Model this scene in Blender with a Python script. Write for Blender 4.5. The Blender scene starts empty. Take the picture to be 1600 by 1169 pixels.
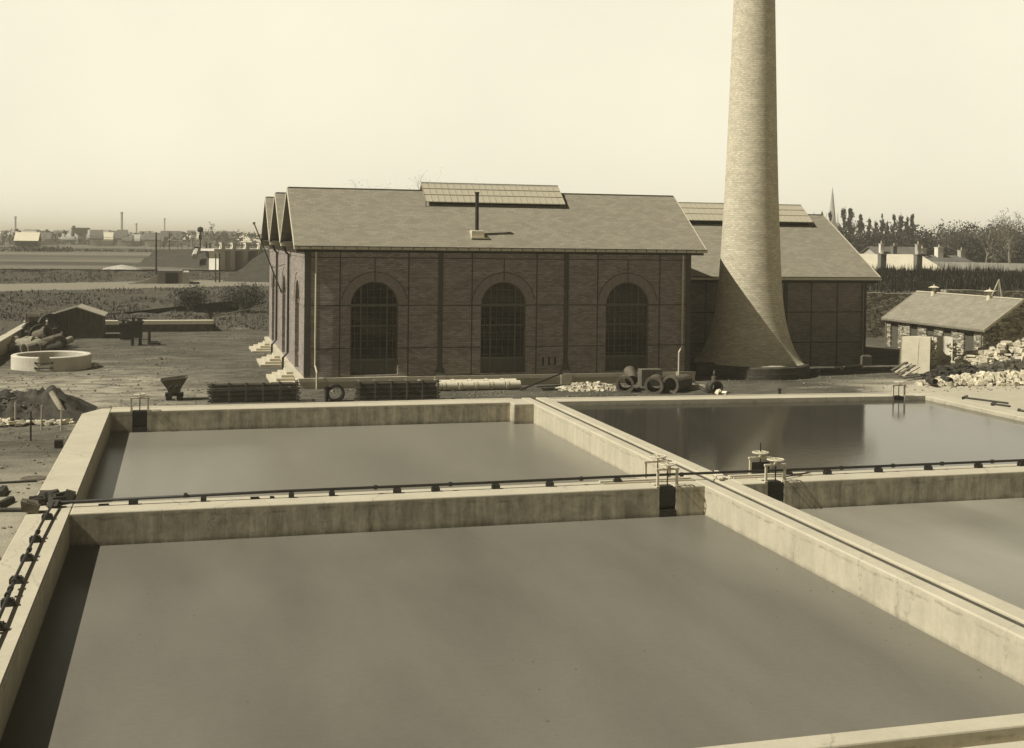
import bpy, math, random
from mathutils import Vector, Matrix, noise
rad = math.radians
scene = bpy.context.scene
COL = scene.collection

# ------------------------------------------------------------------ camera
YAW, PIT, ROL, FPX, CYP = rad(15.25), rad(.86), rad(.717), 1900., 402.1
fwd = Vector((math.sin(YAW)*math.cos(PIT), math.cos(YAW)*math.cos(PIT), -math.sin(PIT)))
r0 = Vector((math.cos(YAW), -math.sin(YAW), 0)); u0 = r0.cross(fwd)
RGT = r0*math.cos(ROL)+u0*math.sin(ROL); UPV = -r0*math.sin(ROL)+u0*math.cos(ROL)
CAM = Vector((0, 0, 8))
cd = bpy.data.cameras.new('camera'); cam = bpy.data.objects.new('camera', cd); COL.objects.link(cam)
cd.sensor_width = 36; cd.lens = FPX*36/1600; cd.shift_y = -(584.5-CYP)/1600
cd.clip_start = .1; cd.clip_end = 20000
cam.matrix_world = Matrix.Translation(CAM) @ Matrix((RGT, UPV, -fwd)).transposed().to_4x4()
scene.camera = cam

# ------------------------------------------------------------------ light
SUN_EL, SUN_AZ = rad(48.), rad(-94.6)       # azimuth measured from +Y clockwise: sun stands left of the picture
EXPO = 0.3
SUN_STR, SKY_STR, LOWSKY = 4.3, 0.085, .765
sd = bpy.data.lights.new('sun', 'SUN'); sun = bpy.data.objects.new('sun', sd); COL.objects.link(sun)
sd.energy = SUN_STR; sd.angle = rad(.5); sd.color = (1, .955, .84)
sdir = Vector((math.sin(SUN_AZ)*math.cos(SUN_EL), math.cos(SUN_AZ)*math.cos(SUN_EL), math.sin(SUN_EL)))
sun.rotation_euler = sdir.to_track_quat('Z', 'Y').to_euler()
sun.location = (-30, 20, 60)
w = bpy.data.worlds.new('World'); scene.world = w; w.use_nodes = True
nt = w.node_tree; nt.nodes.clear()
sky = nt.nodes.new('ShaderNodeTexSky'); sky.sky_type = 'NISHITA'; sky.sun_disc = False
sky.sun_elevation = SUN_EL; sky.sun_rotation = SUN_AZ % (2*math.pi)
sky.air_density = 1.0; sky.dust_density = 3.0; sky.ozone_density = 1.0
sep = nt.nodes.new('ShaderNodeSeparateColor'); nt.links.new(sky.outputs[0], sep.inputs[0])
# bright band added low over the Nishita sky, cut off above to weaken fill
tc = nt.nodes.new('ShaderNodeTexCoord'); sx = nt.nodes.new('ShaderNodeSeparateXYZ'); nt.links.new(tc.outputs['Generated'], sx.inputs[0])
mr = nt.nodes.new('ShaderNodeMapRange'); mr.interpolation_type = 'SMOOTHSTEP'; nt.links.new(sx.outputs[2], mr.inputs[0])
mr.inputs[1].default_value = .20; mr.inputs[2].default_value = .29; mr.inputs[3].default_value = 1; mr.inputs[4].default_value = 0
az = nt.nodes.new('ShaderNodeMapRange'); nt.links.new(sx.outputs[1], az.inputs[0]); az.interpolation_type = 'SMOOTHSTEP'  # low band dimmed behind the camera to keep fill off front faces
az.inputs[1].default_value = -.1; az.inputs[2].default_value = .75; az.inputs[3].default_value = .22*LOWSKY/SKY_STR; az.inputs[4].default_value = LOWSKY/SKY_STR
lm = nt.nodes.new('ShaderNodeMath'); lm.operation = 'MULTIPLY'; cn = nt.nodes.new('ShaderNodeTexNoise'); cn.inputs['Scale'].default_value = 5; cn.inputs['Detail'].default_value = 6; nt.links.new(tc.outputs['Generated'], cn.inputs['Vector'])
cr = nt.nodes.new('ShaderNodeMapRange'); nt.links.new(cn.outputs[0], cr.inputs[0]); cr.inputs[1].default_value = .3; cr.inputs[2].default_value = .7; cr.inputs[3].default_value = .955; cr.inputs[4].default_value = 1.045
cm = nt.nodes.new('ShaderNodeMath'); cm.operation = 'MULTIPLY'; nt.links.new(az.outputs[0], cm.inputs[0]); nt.links.new(cr.outputs[0], cm.inputs[1]); nt.links.new(cm.outputs[0], lm.inputs[1]); nt.links.new(mr.outputs[0], lm.inputs[0])
ad = nt.nodes.new('ShaderNodeMath'); ad.operation = 'MULTIPLY_ADD'; nt.links.new(sep.outputs[0], ad.inputs[0]); ad.inputs[1].default_value = .12; nt.links.new(lm.outputs[0], ad.inputs[2])
mul = nt.nodes.new('ShaderNodeVectorMath'); mul.operation = 'SCALE'; mul.inputs[0].default_value = (1, .945, .745)
nt.links.new(ad.outputs[0], mul.inputs['Scale'])
bg = nt.nodes.new('ShaderNodeBackground'); bg.inputs[1].default_value = SKY_STR
nt.links.new(mul.outputs[0], bg.inputs[0])
wo = nt.nodes.new('ShaderNodeOutputWorld'); nt.links.new(bg.outputs[0], wo.inputs[0])
vs = scene.view_settings; vs.view_transform = 'Standard'; vs.look = 'None'; vs.exposure = EXPO; vs.gamma = 1
scene.cycles.max_bounces = 6; scene.cycles.volume_bounces = 2
HAZE = 0.0005

# ------------------------------------------------------------------ materials
TINT = (1, .91, .68)
def tone(v, t=TINT): return (v*t[0], v*t[1], v*t[2], 1)
class NB:
    def __init__(s, name):
        s.m = bpy.data.materials.new(name); s.m.use_nodes = True; s.t = s.m.node_tree
        s.b = s.t.nodes['Principled BSDF']; s.b.inputs['Specular IOR Level'].default_value = .25
        s.geo = s.t.nodes.new('ShaderNodeNewGeometry')
        s.pos = s.geo.outputs['Position']
    def n(s, kind, **kw):
        x = s.t.nodes.new(kind)
        for k, v in kw.items(): setattr(x, k, v)
        return x
    def put(s, sock, v):
        if hasattr(v, 'is_linked') or hasattr(v, 'links'): s.t.links.new(v, sock)
        else: sock.default_value = v[:3] if sock.type == 'VECTOR' and isinstance(v, tuple) else v
    def math(s, op, a, b=0, c=0, clamp=False):
        x = s.n('ShaderNodeMath', operation=op); x.use_clamp = clamp
        s.put(x.inputs[0], a); s.put(x.inputs[1], b); s.put(x.inputs[2], c); return x.outputs[0]
    def xyz(s):
        x = s.n('ShaderNodeSeparateXYZ'); s.put(x.inputs[0], s.pos); return x.outputs
    def comb(s, a, b, c=0.):
        x = s.n('ShaderNodeCombineXYZ')
        for i, v in enumerate((a, b, c)): s.put(x.inputs[i], v)
        return x.outputs[0]
    def scale(s, v, k):
        x = s.n('ShaderNodeVectorMath', operation='MULTIPLY'); s.put(x.inputs[0], v); x.inputs[1].default_value = k
        return x.outputs[0]
    def noise(s, vec, sc, det=5, rough=.6, dist=0):
        x = s.n('ShaderNodeTexNoise'); s.put(x.inputs['Vector'], vec); x.inputs['Scale'].default_value = sc
        x.inputs['Detail'].default_value = det; x.inputs['Roughness'].default_value = rough; x.inputs['Distortion'].default_value = dist
        return x.outputs[0]
    def ramp(s, v, lo, hi, a=0., b=1.):
        x = s.n('ShaderNodeMapRange'); x.clamp = True
        s.put(x.inputs[0], v); x.inputs[1].default_value = lo; x.inputs[2].default_value = hi
        x.inputs[3].default_value = a; x.inputs[4].default_value = b; return x.outputs[0]
    def mix(s, f, a, b):
        x = s.n('ShaderNodeMix', data_type='RGBA'); s.put(x.inputs[0], f); s.put(x.inputs[6], a); s.put(x.inputs[7], b); return x.outputs[2]
    def val(s, col, f):   # multiply colour by factor socket
        x = s.n('ShaderNodeVectorMath', operation='SCALE'); s.put(x.inputs[0], col); s.put(x.inputs['Scale'], f); return x.outputs[0]
    def bump(s, h, st, d=.02):
        x = s.n('ShaderNodeBump'); x.inputs['Strength'].default_value = st; x.inputs['Distance'].default_value = d
        s.put(x.inputs['Height'], h); s.t.links.new(x.outputs[0], s.b.inputs['Normal'])
    def out(s, col, rough=.9, spec=None, metal=0):
        s.put(s.b.inputs['Base Color'], col); s.put(s.b.inputs['Roughness'], rough); s.b.inputs['Metallic'].default_value = metal
        if spec is not None: s.b.inputs['Specular IOR Level'].default_value = spec
        return s.m
def rough_mat(name, v, var=.25, sc=2., tint=TINT, rough=.9, bump=.3, spec=None, stretch=(1, 1, 1), metal=0):
    b = NB(name); vec = b.scale(b.pos, stretch)
    a = b.noise(vec, sc, 6, .65); c = b.noise(b.pos, sc*7, 4, .6)
    f = b.math('ADD', b.ramp(a, .3, .7, 1-var, 1+var), b.ramp(c, .3, .7, -var*.5, var*.5))
    if bump: b.bump(c, bump, .03)
    return b.out(b.val(tone(v, tint), f), rough, spec, metal)
def brick_mat(name, v, mode='wall', bw=.24, bh=.075, mortar=1.25, var=.4, blot=.18, msize=.012, tint=TINT):
    b = NB(name); X, Y, Z = b.xyz()
    if mode == 'wall': vec = b.comb(b.math('ADD', X, Y), Z)
    elif mode == 'roof': vec = b.comb(X, b.math('MULTIPLY', Z, 1.8))
    elif mode == 'roofy': vec = b.comb(Y, b.math('MULTIPLY', Z, 1.8))
    else:
        ang = b.math('ARCTAN2', b.math('SUBTRACT', X, mode[0]), b.math('SUBTRACT', mode[1], Y))
        vec = b.comb(b.math('MULTIPLY', ang, 2.2), Z)
    t = b.n('ShaderNodeTexBrick'); b.put(t.inputs['Vector'], vec)
    t.inputs['Color1'].default_value = (1-var,)*3+(1,); t.inputs['Color2'].default_value = (1+var*.6,)*3+(1,)
    t.inputs['Mortar'].default_value = (mortar,)*3+(1,); t.inputs['Scale'].default_value = 1
    t.inputs['Mortar Size'].default_value = msize; t.inputs['Brick Width'].default_value = bw; t.inputs['Row Height'].default_value = bh
    t.inputs['Mortar Smooth'].default_value = .3; t.inputs['Bias'].default_value = .1
    n1 = b.noise(b.scale(b.pos, (1, 1, 3)), .9, 5, .6); n2 = b.noise(b.scale(vec, (1, 5, 1)), 3.2, 3, .7)
    f = b.math('MULTIPLY', t.outputs['Color'], b.math('ADD', b.ramp(n1, .3, .7, 1-blot, 1+blot), b.ramp(n2, .3, .7, -.13, .13)))
    b.bump(t.outputs['Fac'], -.3, .01)
    return b.out(b.val(tone(v, tint), f), .92)
M = {}
M['brick'] = brick_mat('hall_brick', .31, bw=.30, bh=.10, mortar=.7, msize=.018, var=.35, tint=(1, .87, .76))
M['brick_annex'] = brick_mat('annex_brick', .24, bw=.3, bh=.10, mortar=.7, msize=.018, var=.28, tint=(1, .87, .76))
M['chimney_brick'] = brick_mat('chimney_brick', .60, mode=(33.3, 67.25), bw=.28, bh=.11, mortar=.74, msize=.018, var=.2, blot=.12)
M['plinth_brick'] = brick_mat('chimney_base_brick', .09, mode=(33.3, 67.25), bw=.4, bh=.15, mortar=.6, msize=.02)  # dark brick, darkened further in place of the hall's shadow on the foot
M['arch_brick'] = rough_mat('arch_brick', .26, .22, 5, tint=(1, .87, .76))
M['slate'] = brick_mat('roof_slate', .27, mode='roof', bw=.42, bh=.19, mortar=.74, var=.15, msize=.012, blot=.06)
M['slate_small'] = brick_mat('shed_slate', .26, mode='roofy', bw=.4, bh=.3, mortar=.8, var=.15, msize=.012, blot=.1)
def rubble_mat(name, v, sx=2.1, sz=6.):
    b = NB(name); X, Y, Z = b.xyz()
    n = b.noise(b.pos, 1.5, 3, .6); u = b.math('ADD', X, Y)
    vec = b.comb(b.math('ADD', b.math('MULTIPLY', u, sx), b.math('MULTIPLY', n, .8)), b.math('ADD', b.math('MULTIPLY', Z, sz), b.math('MULTIPLY', n, 1.2)))
    vo = b.n('ShaderNodeTexVoronoi'); b.put(vo.inputs['Vector'], vec); vo.inputs['Scale'].default_value = 1
    ve = b.n('ShaderNodeTexVoronoi', feature='DISTANCE_TO_EDGE'); b.put(ve.inputs['Vector'], vec); ve.inputs['Scale'].default_value = 1
    sp = b.n('ShaderNodeSeparateColor'); b.put(sp.inputs[0], vo.outputs['Color'])
    f = b.math('MULTIPLY', b.ramp(sp.outputs[0], 0, 1, .45, 1.35), b.ramp(ve.outputs['Distance'], .02, .12, .25, 1.))
    f = b.math('MULTIPLY', f, b.ramp(b.noise(b.pos, .5, 4, .6), .3, .7, .75, 1.15))
    b.bump(b.ramp(ve.outputs['Distance'], 0, .15), .6, .04)
    return b.out(b.val(tone(v), f), .92)
M['rubble_wall'] = rubble_mat('rubble_stone_wall', .50)
M['rubble_wall_tall'] = rubble_mat('rubble_retaining_wall', .46, 1.9, 5.)
M['iron'] = rough_mat('dark_iron', .022, .3, 3, rough=.55, bump=0, spec=.4)
M['iron_frame'] = rough_mat('iron_frame', .13, .2, 3, rough=.6, bump=0)
M['joint'] = rough_mat('dark_joint', .085, .2, 3, bump=0)
M['rust'] = rough_mat('rusty_cast_iron', .12, .4, 2.5, tint=(1, .86, .62), rough=.8)
M['rust_dark'] = rough_mat('dark_cast_iron', .05, .4, 2.5, rough=.7)
M['white_paint'] = rough_mat('white_paint', .68, .08, 3, bump=0)
M['gutter'] = rough_mat('zinc_gutter', .62, .12, 3, rough=.6, bump=0)
M['zinc_dark'] = rough_mat('zinc_dark', .2, .2, 2, rough=.6, bump=0)
M['plaster'] = rough_mat('pale_plaster', .60, .12, .8, tint=(1, .93, .76))
M['wood_dark'] = rough_mat('dark_boards', .035, .35, 4, stretch=(6, 6, .6))
M['wood'] = rough_mat('weathered_boards', .13, .5, 3, stretch=(4, 4, .4))
M['door'] = rough_mat('door_boards', .10, .25, 4, stretch=(5, 5, .4))
M['wood_pale'] = rough_mat('pale_timber', .42, .25, 3, stretch=(1, 1, .5))
M['stone_cut'] = rough_mat('cut_stone', .38, .18, 1.2)
M['stone_step'] = rough_mat('step_stone', .5, .1, 2)
M['rock'] = rough_mat('rubble_stone', .52, .45, 1.3)
M['rock_white'] = rough_mat('white_rubble', .56, .35, 1.3)
M['rock_dark'] = rough_mat('dark_rubble', .10, .5, 1.5)
M['gravel'] = rough_mat('gravel', .19, .5, 3)
M['soil'] = rough_mat('dark_soil', .055, .5, 1.2, bump=.8)
M['cement_pipe'] = rough_mat('cement_pipe', .66, .1, 2)
M['clay'] = rough_mat('clay_pipe', .3, .25, 2)
M['skin_cloth'] = rough_mat('white_cloth', .75, .1, 4)
M['bark'] = rough_mat('bark', .1, .3, 4)
M['twig'] = rough_mat('twigs', .2, .3, 4, bump=0)
M['far_wall'] = rough_mat('far_wall', .42, .25, .15, tint=(1, .94, .80), bump=0)
M['far_white'] = rough_mat('far_white', .72, .1, .15, tint=(1, .94, .80), bump=0)
M['far_dark'] = rough_mat('far_dark_wall', .18, .25, .15, tint=(1, .94, .80), bump=0)
M['far_roof'] = rough_mat('far_roof', .14, .25, .15, tint=(1, .94, .80), bump=0)
M['white_roof'] = rough_mat('pale_roof', .72, .08, .6, bump=0)
M['chimney_pot'] = rough_mat('chimney_pot', .5, .1, 2)
M['opening_shade'] = rough_mat('painted_opening_shade', .012, .1, 2, bump=0)  # near-black colour painted as the shade in slots, gap and culvert mouth

def concrete(name, v, streak, band=0.):
    b = NB(name); X, Y, Z = b.xyz()
    h = b.comb(X, Y, b.math('MULTIPLY', Z, .12))
    s1 = b.noise(h, 3.2, 5, .7); s2 = b.noise(b.pos, .7, 5, .6); s3 = b.noise(b.pos, 9, 5, .65)
    top = b.ramp(Z, .2, .29)           # streaks only below the coping edge
    f = b.math('ADD', b.ramp(s2, .3, .7, 1-.10, 1.06), b.ramp(s3, .3, .7, -.05, .05))
    st = b.ramp(s1, .35, .68, 1-streak, 1.0+streak*.35)
    blot = b.ramp(b.noise(b.pos, 1.6, 5, .7, .3), .35, .65, 1-streak*.8, 1+streak*.4)
    st = b.math('MULTIPLY', st, blot)
    # damp blotches in a broken line below the coping, and a tide mark at the water
    ln = b.math('MULTIPLY', b.ramp(b.math('ABSOLUTE', b.math('SUBTRACT', Z, b.ramp(s2, .3, .7, .06, .2))), .012, .05, 1, 0), b.ramp(b.noise(b.pos, 2.4, 5, .7), .45, .6))
    st = b.math('MULTIPLY', st, b.math('SUBTRACT', 1., b.math('MULTIPLY', ln, .3)))
    st = b.math('MULTIPLY', st, b.ramp(b.math('ADD', Z, b.ramp(s1, .3, .7, -.05, .05)), -.64, -.52, .72, 1.))
    if band:
        edge = b.ramp(b.math('ADD', Z, b.ramp(s2, .3, .7, -.1, .1)), -.62, -.45, 1-band, 1.)
        st = b.math('MULTIPLY', st, edge)
    mixf = b.n('ShaderNodeMix', data_type='FLOAT'); b.put(mixf.inputs[0], top); b.put(mixf.inputs[2], st); mixf.inputs[3].default_value = 1
    spots = b.ramp(b.noise(b.pos, 3.5, 6, .75), .62, .72, 1., .82)
    vo = b.n('ShaderNodeTexVoronoi', feature='DISTANCE_TO_EDGE'); b.put(vo.inputs['Vector'], b.comb(b.math('ADD', X, b.math('MULTIPLY', s2, 1.2)), b.math('ADD', Y, b.math('MULTIPLY', s3, .5)))); vo.inputs['Scale'].default_value = .33
    crack = b.ramp(vo.outputs['Distance'], .001, .006, .72, 1.)
    f = b.math('MULTIPLY', b.math('MULTIPLY', f, spots), crack)
    b.bump(s3, .25, .02)
    return b.out(b.val(tone(v), b.math('MULTIPLY', f, mixf.outputs[0])), .9)
M['concrete'] = concrete('concrete_wall', .53, .10)
M['concrete_dirty'] = concrete('concrete_dirty', .53, .38, .35)

def ground_mat():
    b = NB('yard_ground'); X, Y, Z = b.xyz()
    n1 = b.noise(b.scale(b.pos, (1, 1.6, 1)), .16, 7, .62, .4); n2 = b.noise(b.scale(b.pos, (.9, 1.5, 1)), .8, 6, .65); n3 = b.noise(b.pos, 6, 5, .7)
    f = b.math('ADD', b.ramp(n1, .32, .68, .72, 1.25), b.ramp(n2, .3, .7, -.18, .18)); f = b.math('ADD', f, b.ramp(n3, .3, .7, -.12, .12))
    rut = b.noise(b.scale(b.pos, (.7, 1.1, 1)), .55, 5, .6, 1.2); f = b.math('MULTIPLY', f, b.ramp(rut, .34, .64, .7, 1.3))
    wv = b.n('ShaderNodeTexWave', bands_direction='Y'); b.put(wv.inputs['Vector'], b.scale(b.pos, (.35, 1, 1))); wv.inputs['Scale'].default_value = .16; wv.inputs['Distortion'].default_value = 9; wv.inputs['Detail'].default_value = 3; wv.inputs['Detail Scale'].default_value = .35
    f = b.math('MULTIPLY', f, b.ramp(wv.outputs['Fac'], .0, .12, .87, 1.))
    gr = b.noise(b.pos, 16, 3, .7); f = b.math('MULTIPLY', f, b.ramp(gr, .3, .72, .82, 1.24))
    pale = b.ramp(b.noise(b.scale(b.pos, (.5, 1.4, 1)), .28, 5, .62, .5), .56, .70, 1., 1.75); f = b.math('MULTIPLY', f, pale)
    yard = b.val(tone(.095), f)
    sand = b.val(tone(.5), b.ramp(n2, .3, .7, .9, 1.08))
    n4 = b.ramp(n1, .3, .7, -3, 3)
    # pale sand beyond the right hand wall and at the near left edge
    mx = b.ramp(b.math('ADD', X, n4), 35, 38); my = b.ramp(b.math('ADD', Y, n4), 64, 60)
    col = b.mix(b.math('MULTIPLY', mx, my), yard, sand)
    lx = b.ramp(X, -3, -4.5); ly = b.ramp(b.math('ADD', Y, n4), 47, 40)
    col = b.mix(b.math('MULTIPLY', b.math('MULTIPLY', lx, ly), .62), col, sand)
    ring = b.math('MULTIPLY', b.ramp(b.math('ADD', X, n4), 4, -3), b.math('MULTIPLY', b.ramp(b.math('ADD', Y, n4), 78, 70), b.ramp(Y, 50, 60)))
    col = b.mix(b.math('MULTIPLY', ring, b.ramp(n2, .35, .62, .1, .75)), col, sand)
    # embankment vegetation (height) and the pale track
    bank = b.math('MULTIPLY', b.ramp(Z, .12, .5), b.ramp(X, 30, 25))
    vn = b.noise(b.pos, 2.2, 6, .75); vegc = b.val(tone(.080), b.ramp(vn, .3, .7, .3, 1.9))
    col = b.mix(bank, col, vegc)
    s = b.math('ADD', b.math('SUBTRACT', Y, b.math('MULTIPLY', X, .55)), b.ramp(n2, .3, .7, -1.5, 1.5))
    trk = b.math('MULTIPLY', b.ramp(s, 138.2, 139.6), b.ramp(s, 160, 158))
    trk = b.math('MULTIPLY', trk, b.ramp(X, 30, 25))
    col = b.mix(trk, col, b.val(tone(.25), b.ramp(vn, .3, .7, .7, 1.3)))
    # plain beyond
    fld = b.math('MULTIPLY', b.ramp(Y, 169, 171), 1.0)
    fn = b.noise(b.scale(b.pos, (.25, 1, 1)), .02, 5, .6); fn2 = b.noise(b.scale(b.pos, (.3, 1, 1)), .12, 5, .7)
    fv = b.math('ADD', b.ramp(fn, .42, .58, .075, .18), b.ramp(fn2, .3, .7, -.03, .03))
    col = b.mix(fld, col, b.val(tone(1.), fv))
    # right terrace
    rt = b.math('MULTIPLY', b.ramp(X, 30, 32), b.ramp(Y, 92, 92.4))
    col = b.mix(rt, col, b.val(tone(.09), b.ramp(vn, .3, .7, .5, 1.5)))
    b.bump(b.math('ADD', n3, n2), .6, .12)
    return b.out(col, .95)
M['ground'] = ground_mat()

def water_mat(name, v, rough, bscale, bstr, spec=.5, var=.16):
    b = NB(name)
    b.b.inputs['IOR'].default_value = 1.333
    n = b.noise(b.scale(b.pos, (1.0, 2.2, 1)), bscale, 4, .55); n1 = b.noise(b.scale(b.pos, (1.3, .35, 1)), .25, 4, .55); n2 = b.noise(b.pos, 9, 5, .75)
    b.bump(n, bstr, .02)
    f = b.math('ADD', b.ramp(n1, .3, .7, 1-var, 1+var), b.ramp(n2, .3, .7, -.07, .07))
    return b.out(b.val(tone(v, (1, .93, .74)), f), rough, spec)
M['water_basin'] = water_mat('murky_water', .165, .30, 3., .12, spec=.12)
M['water_pale'] = water_mat('pale_murky_water', .225, .30, 3., .12, spec=.35, var=.1)  # paler base colour stands in for grazing sky reflection, far left basin
M['water_sky_tone'] = water_mat('sky_toned_water', .27, .30, 3., .12, spec=.35, var=.2)  # sky reflection on the near right basin put into the base colour
M['water_clear'] = water_mat('clear_water', .05, .10, 2.2, .16)

def glass_mat(name, dark=.02, mixv=.25, rough=.05, skyl=False):
    m = bpy.data.materials.new(name); m.use_nodes = True; t = m.node_tree; t.nodes.clear()
    o = t.nodes.new('ShaderNodeOutputMaterial'); g = t.nodes.new('ShaderNodeBsdfGlossy'); g.inputs['Roughness'].default_value = rough
    g.inputs[0].default_value = tone(.8)
    if skyl: d = t.nodes.new('ShaderNodeBsdfDiffuse'); d.inputs[0].default_value = tone(dark)
    else: d = t.nodes.new('ShaderNodeBsdfTransparent'); d.inputs[0].default_value = tone(.35)
    mx = t.nodes.new('ShaderNodeMixShader'); mx.inputs[0].default_value = mixv
    t.links.new(d.outputs[0], mx.inputs[1]); t.links.new(g.outputs[0], mx.inputs[2]); t.links.new(mx.outputs[0], o.inputs[0])
    return m
M['glass'] = glass_mat('window_glass', mixv=.025)
M['skyglass'] = glass_mat('skylight_glass', .52, .12, .25, True)
def leaf_mat(name, v):
    b = NB(name); n = b.noise(b.pos, 1.1, 3, .6); n2 = b.noise(b.pos, 12, 2, .6)
    f = b.math('ADD', b.ramp(n, .35, .65, .6, 1.5), b.ramp(n2, .3, .7, -.25, .25))
    return b.out(b.val(tone(v, (1, .93, .72)), f), .8)
M['leaf'] = leaf_mat('foliage', .09); M['leaf_dark'] = leaf_mat('dark_foliage', .03); M['leaf_pale'] = leaf_mat('spring_leaf', .2)
M['grass'] = leaf_mat('rough_grass', .085)
M['brush'] = leaf_mat('dry_brush', .075)

# ------------------------------------------------------------------ mesh helpers
class MB:
    def __init__(s): s.v = []; s.f = []; s.smooth = False
    def add(s, vs, fs):
        o = len(s.v); s.v += [tuple(p) for p in vs]; s.f += [tuple(i+o for i in f) for f in fs]; return s
    def box(s, a, b):
        x0, y0, z0 = a; x1, y1, z1 = b
        return s.add([(x0,y0,z0),(x1,y0,z0),(x1,y1,z0),(x0,y1,z0),(x0,y0,z1),(x1,y0,z1),(x1,y1,z1),(x0,y1,z1)],
                     [(0,3,2,1),(4,5,6,7),(0,1,5,4),(1,2,6,5),(2,3,7,6),(3,0,4,7)])
    def hexa(s, p):   # 4 bottom + 4 top points
        return s.add(p, [(0,3,2,1),(4,5,6,7),(0,1,5,4),(1,2,6,5),(2,3,7,6),(3,0,4,7)])
    def bevbox(s, a, b, r=.03):
        x0, y0, z0 = a; x1, y1, z1 = b
        ring = lambda z, d: [(x0+d,y0+d,z),(x1-d,y0+d,z),(x1-d,y1-d,z),(x0+d,y1-d,z)]
        vs = ring(z0, 0)+ring(z1-r, 0)+ring(z1-r*.3, r*.3)+ring(z1, r)
        fs = [(3,2,1,0)]
        for k in range(3):
            for i in range(4): fs.append((k*4+i, k*4+(i+1)%4, k*4+4+(i+1)%4, k*4+4+i))
        fs.append((12,13,14,15)); return s.add(vs, fs)
    def cyl(s, p, q, r, r2=None, n=12, caps=True, inner=None):
        p = Vector(p); q = Vector(q); r2 = r if r2 is None else r2; d = (q-p).normalized()
        a = d.orthogonal().normalized(); b = d.cross(a); vs = []; fs = []
        ring = lambda c, rr: [c+a*math.cos(t*2*math.pi/n)*rr+b*math.sin(t*2*math.pi/n)*rr for t in range(n)]
        vs = ring(p, r)+ring(q, r2)
        for i in range(n): fs.append((i, (i+1)%n, n+(i+1)%n, n+i))
        if inner:
            vs += ring(p, inner)+ring(q, inner*r2/r)
            for i in range(n):
                j = (i+1)%n
                fs += [(2*n+i, 3*n+i, 3*n+j, 2*n+j), (i, 2*n+i, 2*n+j, j), (n+i, n+j, 3*n+j, 3*n+i)]
        elif caps: fs += [tuple(reversed(range(n))), tuple(range(n, 2*n))]
        return s.add(vs, fs)
    def tube(s, pts, r, n=8):
        pts = [Vector(p) for p in pts]; rings = []; ref = Vector((0.12, .31, .94))
        for i, p in enumerate(pts):
            d = (pts[min(i+1, len(pts)-1)]-pts[max(i-1, 0)]).normalized()
            a = d.cross(ref); a = a.normalized() if a.length > .05 else d.orthogonal().normalized(); b = d.cross(a)
            rr = r[i] if isinstance(r, (list, tuple)) else r
            rings.append([p+a*math.cos(t*2*math.pi/n)*rr+b*math.sin(t*2*math.pi/n)*rr for t in range(n)])
        vs = [v for g in rings for v in g]; fs = []
        for k in range(len(pts)-1):
            for i in range(n): fs.append((k*n+i, k*n+(i+1)%n, (k+1)*n+(i+1)%n, (k+1)*n+i))
        fs += [tuple(reversed(range(n))), tuple(range((len(pts)-1)*n, len(pts)*n))]
        return s.add(vs, fs)
    def lathe(s, prof, c, n=24, a0=0, a1=2*math.pi):
        full = abs(a1-a0-2*math.pi) < 1e-6; m = n if full else n+1; vs = []; fs = []
        for r, z in prof:
            for t in range(m):
                a = a0+(a1-a0)*t/n; vs.append((c[0]+r*math.cos(a), c[1]+r*math.sin(a), c[2]+z))
        for k in range(len(prof)-1):
            for t in range(n): fs.append((k*m+t, k*m+(t+1)%m, (k+1)*m+(t+1)%m, (k+1)*m+t))
        return s.add(vs, fs)
    def torus(s, c, R, r, axis=(0, 0, 1), n=20, k=6):
        ax = Vector(axis).normalized(); a = ax.orthogonal().normalized(); b = ax.cross(a); c = Vector(c); vs = []; fs = []
        for i in range(n):
            t = 2*math.pi*i/n; rd = a*math.cos(t)+b*math.sin(t)
            for j in range(k):
                u = 2*math.pi*j/k; vs.append(c+rd*(R+r*math.cos(u))+ax*r*math.sin(u))
        for i in range(n):
            for j in range(k): fs.append((i*k+j, ((i+1)%n)*k+j, ((i+1)%n)*k+(j+1)%k, i*k+(j+1)%k))
        return s.add(vs, fs)
    def stone(s, c, sx, sy, sz, rng):
        rot = Matrix.Rotation(rng.uniform(0, 6.28), 3, 'Z') @ Matrix.Rotation(rng.uniform(-.5, .5), 3, 'X')
        vs = []
        for z in (-1, 1):
            for x, y in ((-1,-1),(1,-1),(1,1),(-1,1)):
                k = rng.uniform(.55, 1.05) if z > 0 else rng.uniform(.75, 1.1)
                vs.append(Vector(c)+rot @ Vector((x*sx*k*.5, y*sy*rng.uniform(.6, 1.1)*.5, z*sz*rng.uniform(.6, 1.1)*.5)))
        return s.hexa(vs)
    def build(s, name, mat, parent=None, smooth=False):
        off = parent.matrix_basis.translation.copy() if parent is not None else Vector()
        q = parent
        while q is not None and q.parent is not None: q = q.parent; off += q.matrix_basis.translation
        me = bpy.data.meshes.new(name); me.from_pydata([(a-off.x, b-off.y, c-off.z) for a, b, c in s.v], [], s.f); me.update()
        me.materials.append(M[mat] if isinstance(mat, str) else mat)
        if smooth:
            for p in me.polygons: p.use_smooth = True
        o = bpy.data.objects.new(name, me); COL.objects.link(o)
        if parent is not None: o.parent = parent
        return o
def tag(o, label=None, cat=None, group=None, kind=None):
    if label: o['label'] = label
    if cat: o['category'] = cat
    if group: o['group'] = group
    if kind: o['kind'] = kind
    return o
def thing(name, loc, label, cat, group=None):
    o = bpy.data.objects.new(name, None); o.empty_display_size = .3; COL.objects.link(o); o.location = loc
    o.matrix_basis = Matrix.Translation(loc); return tag(o, label, cat, group)
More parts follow.
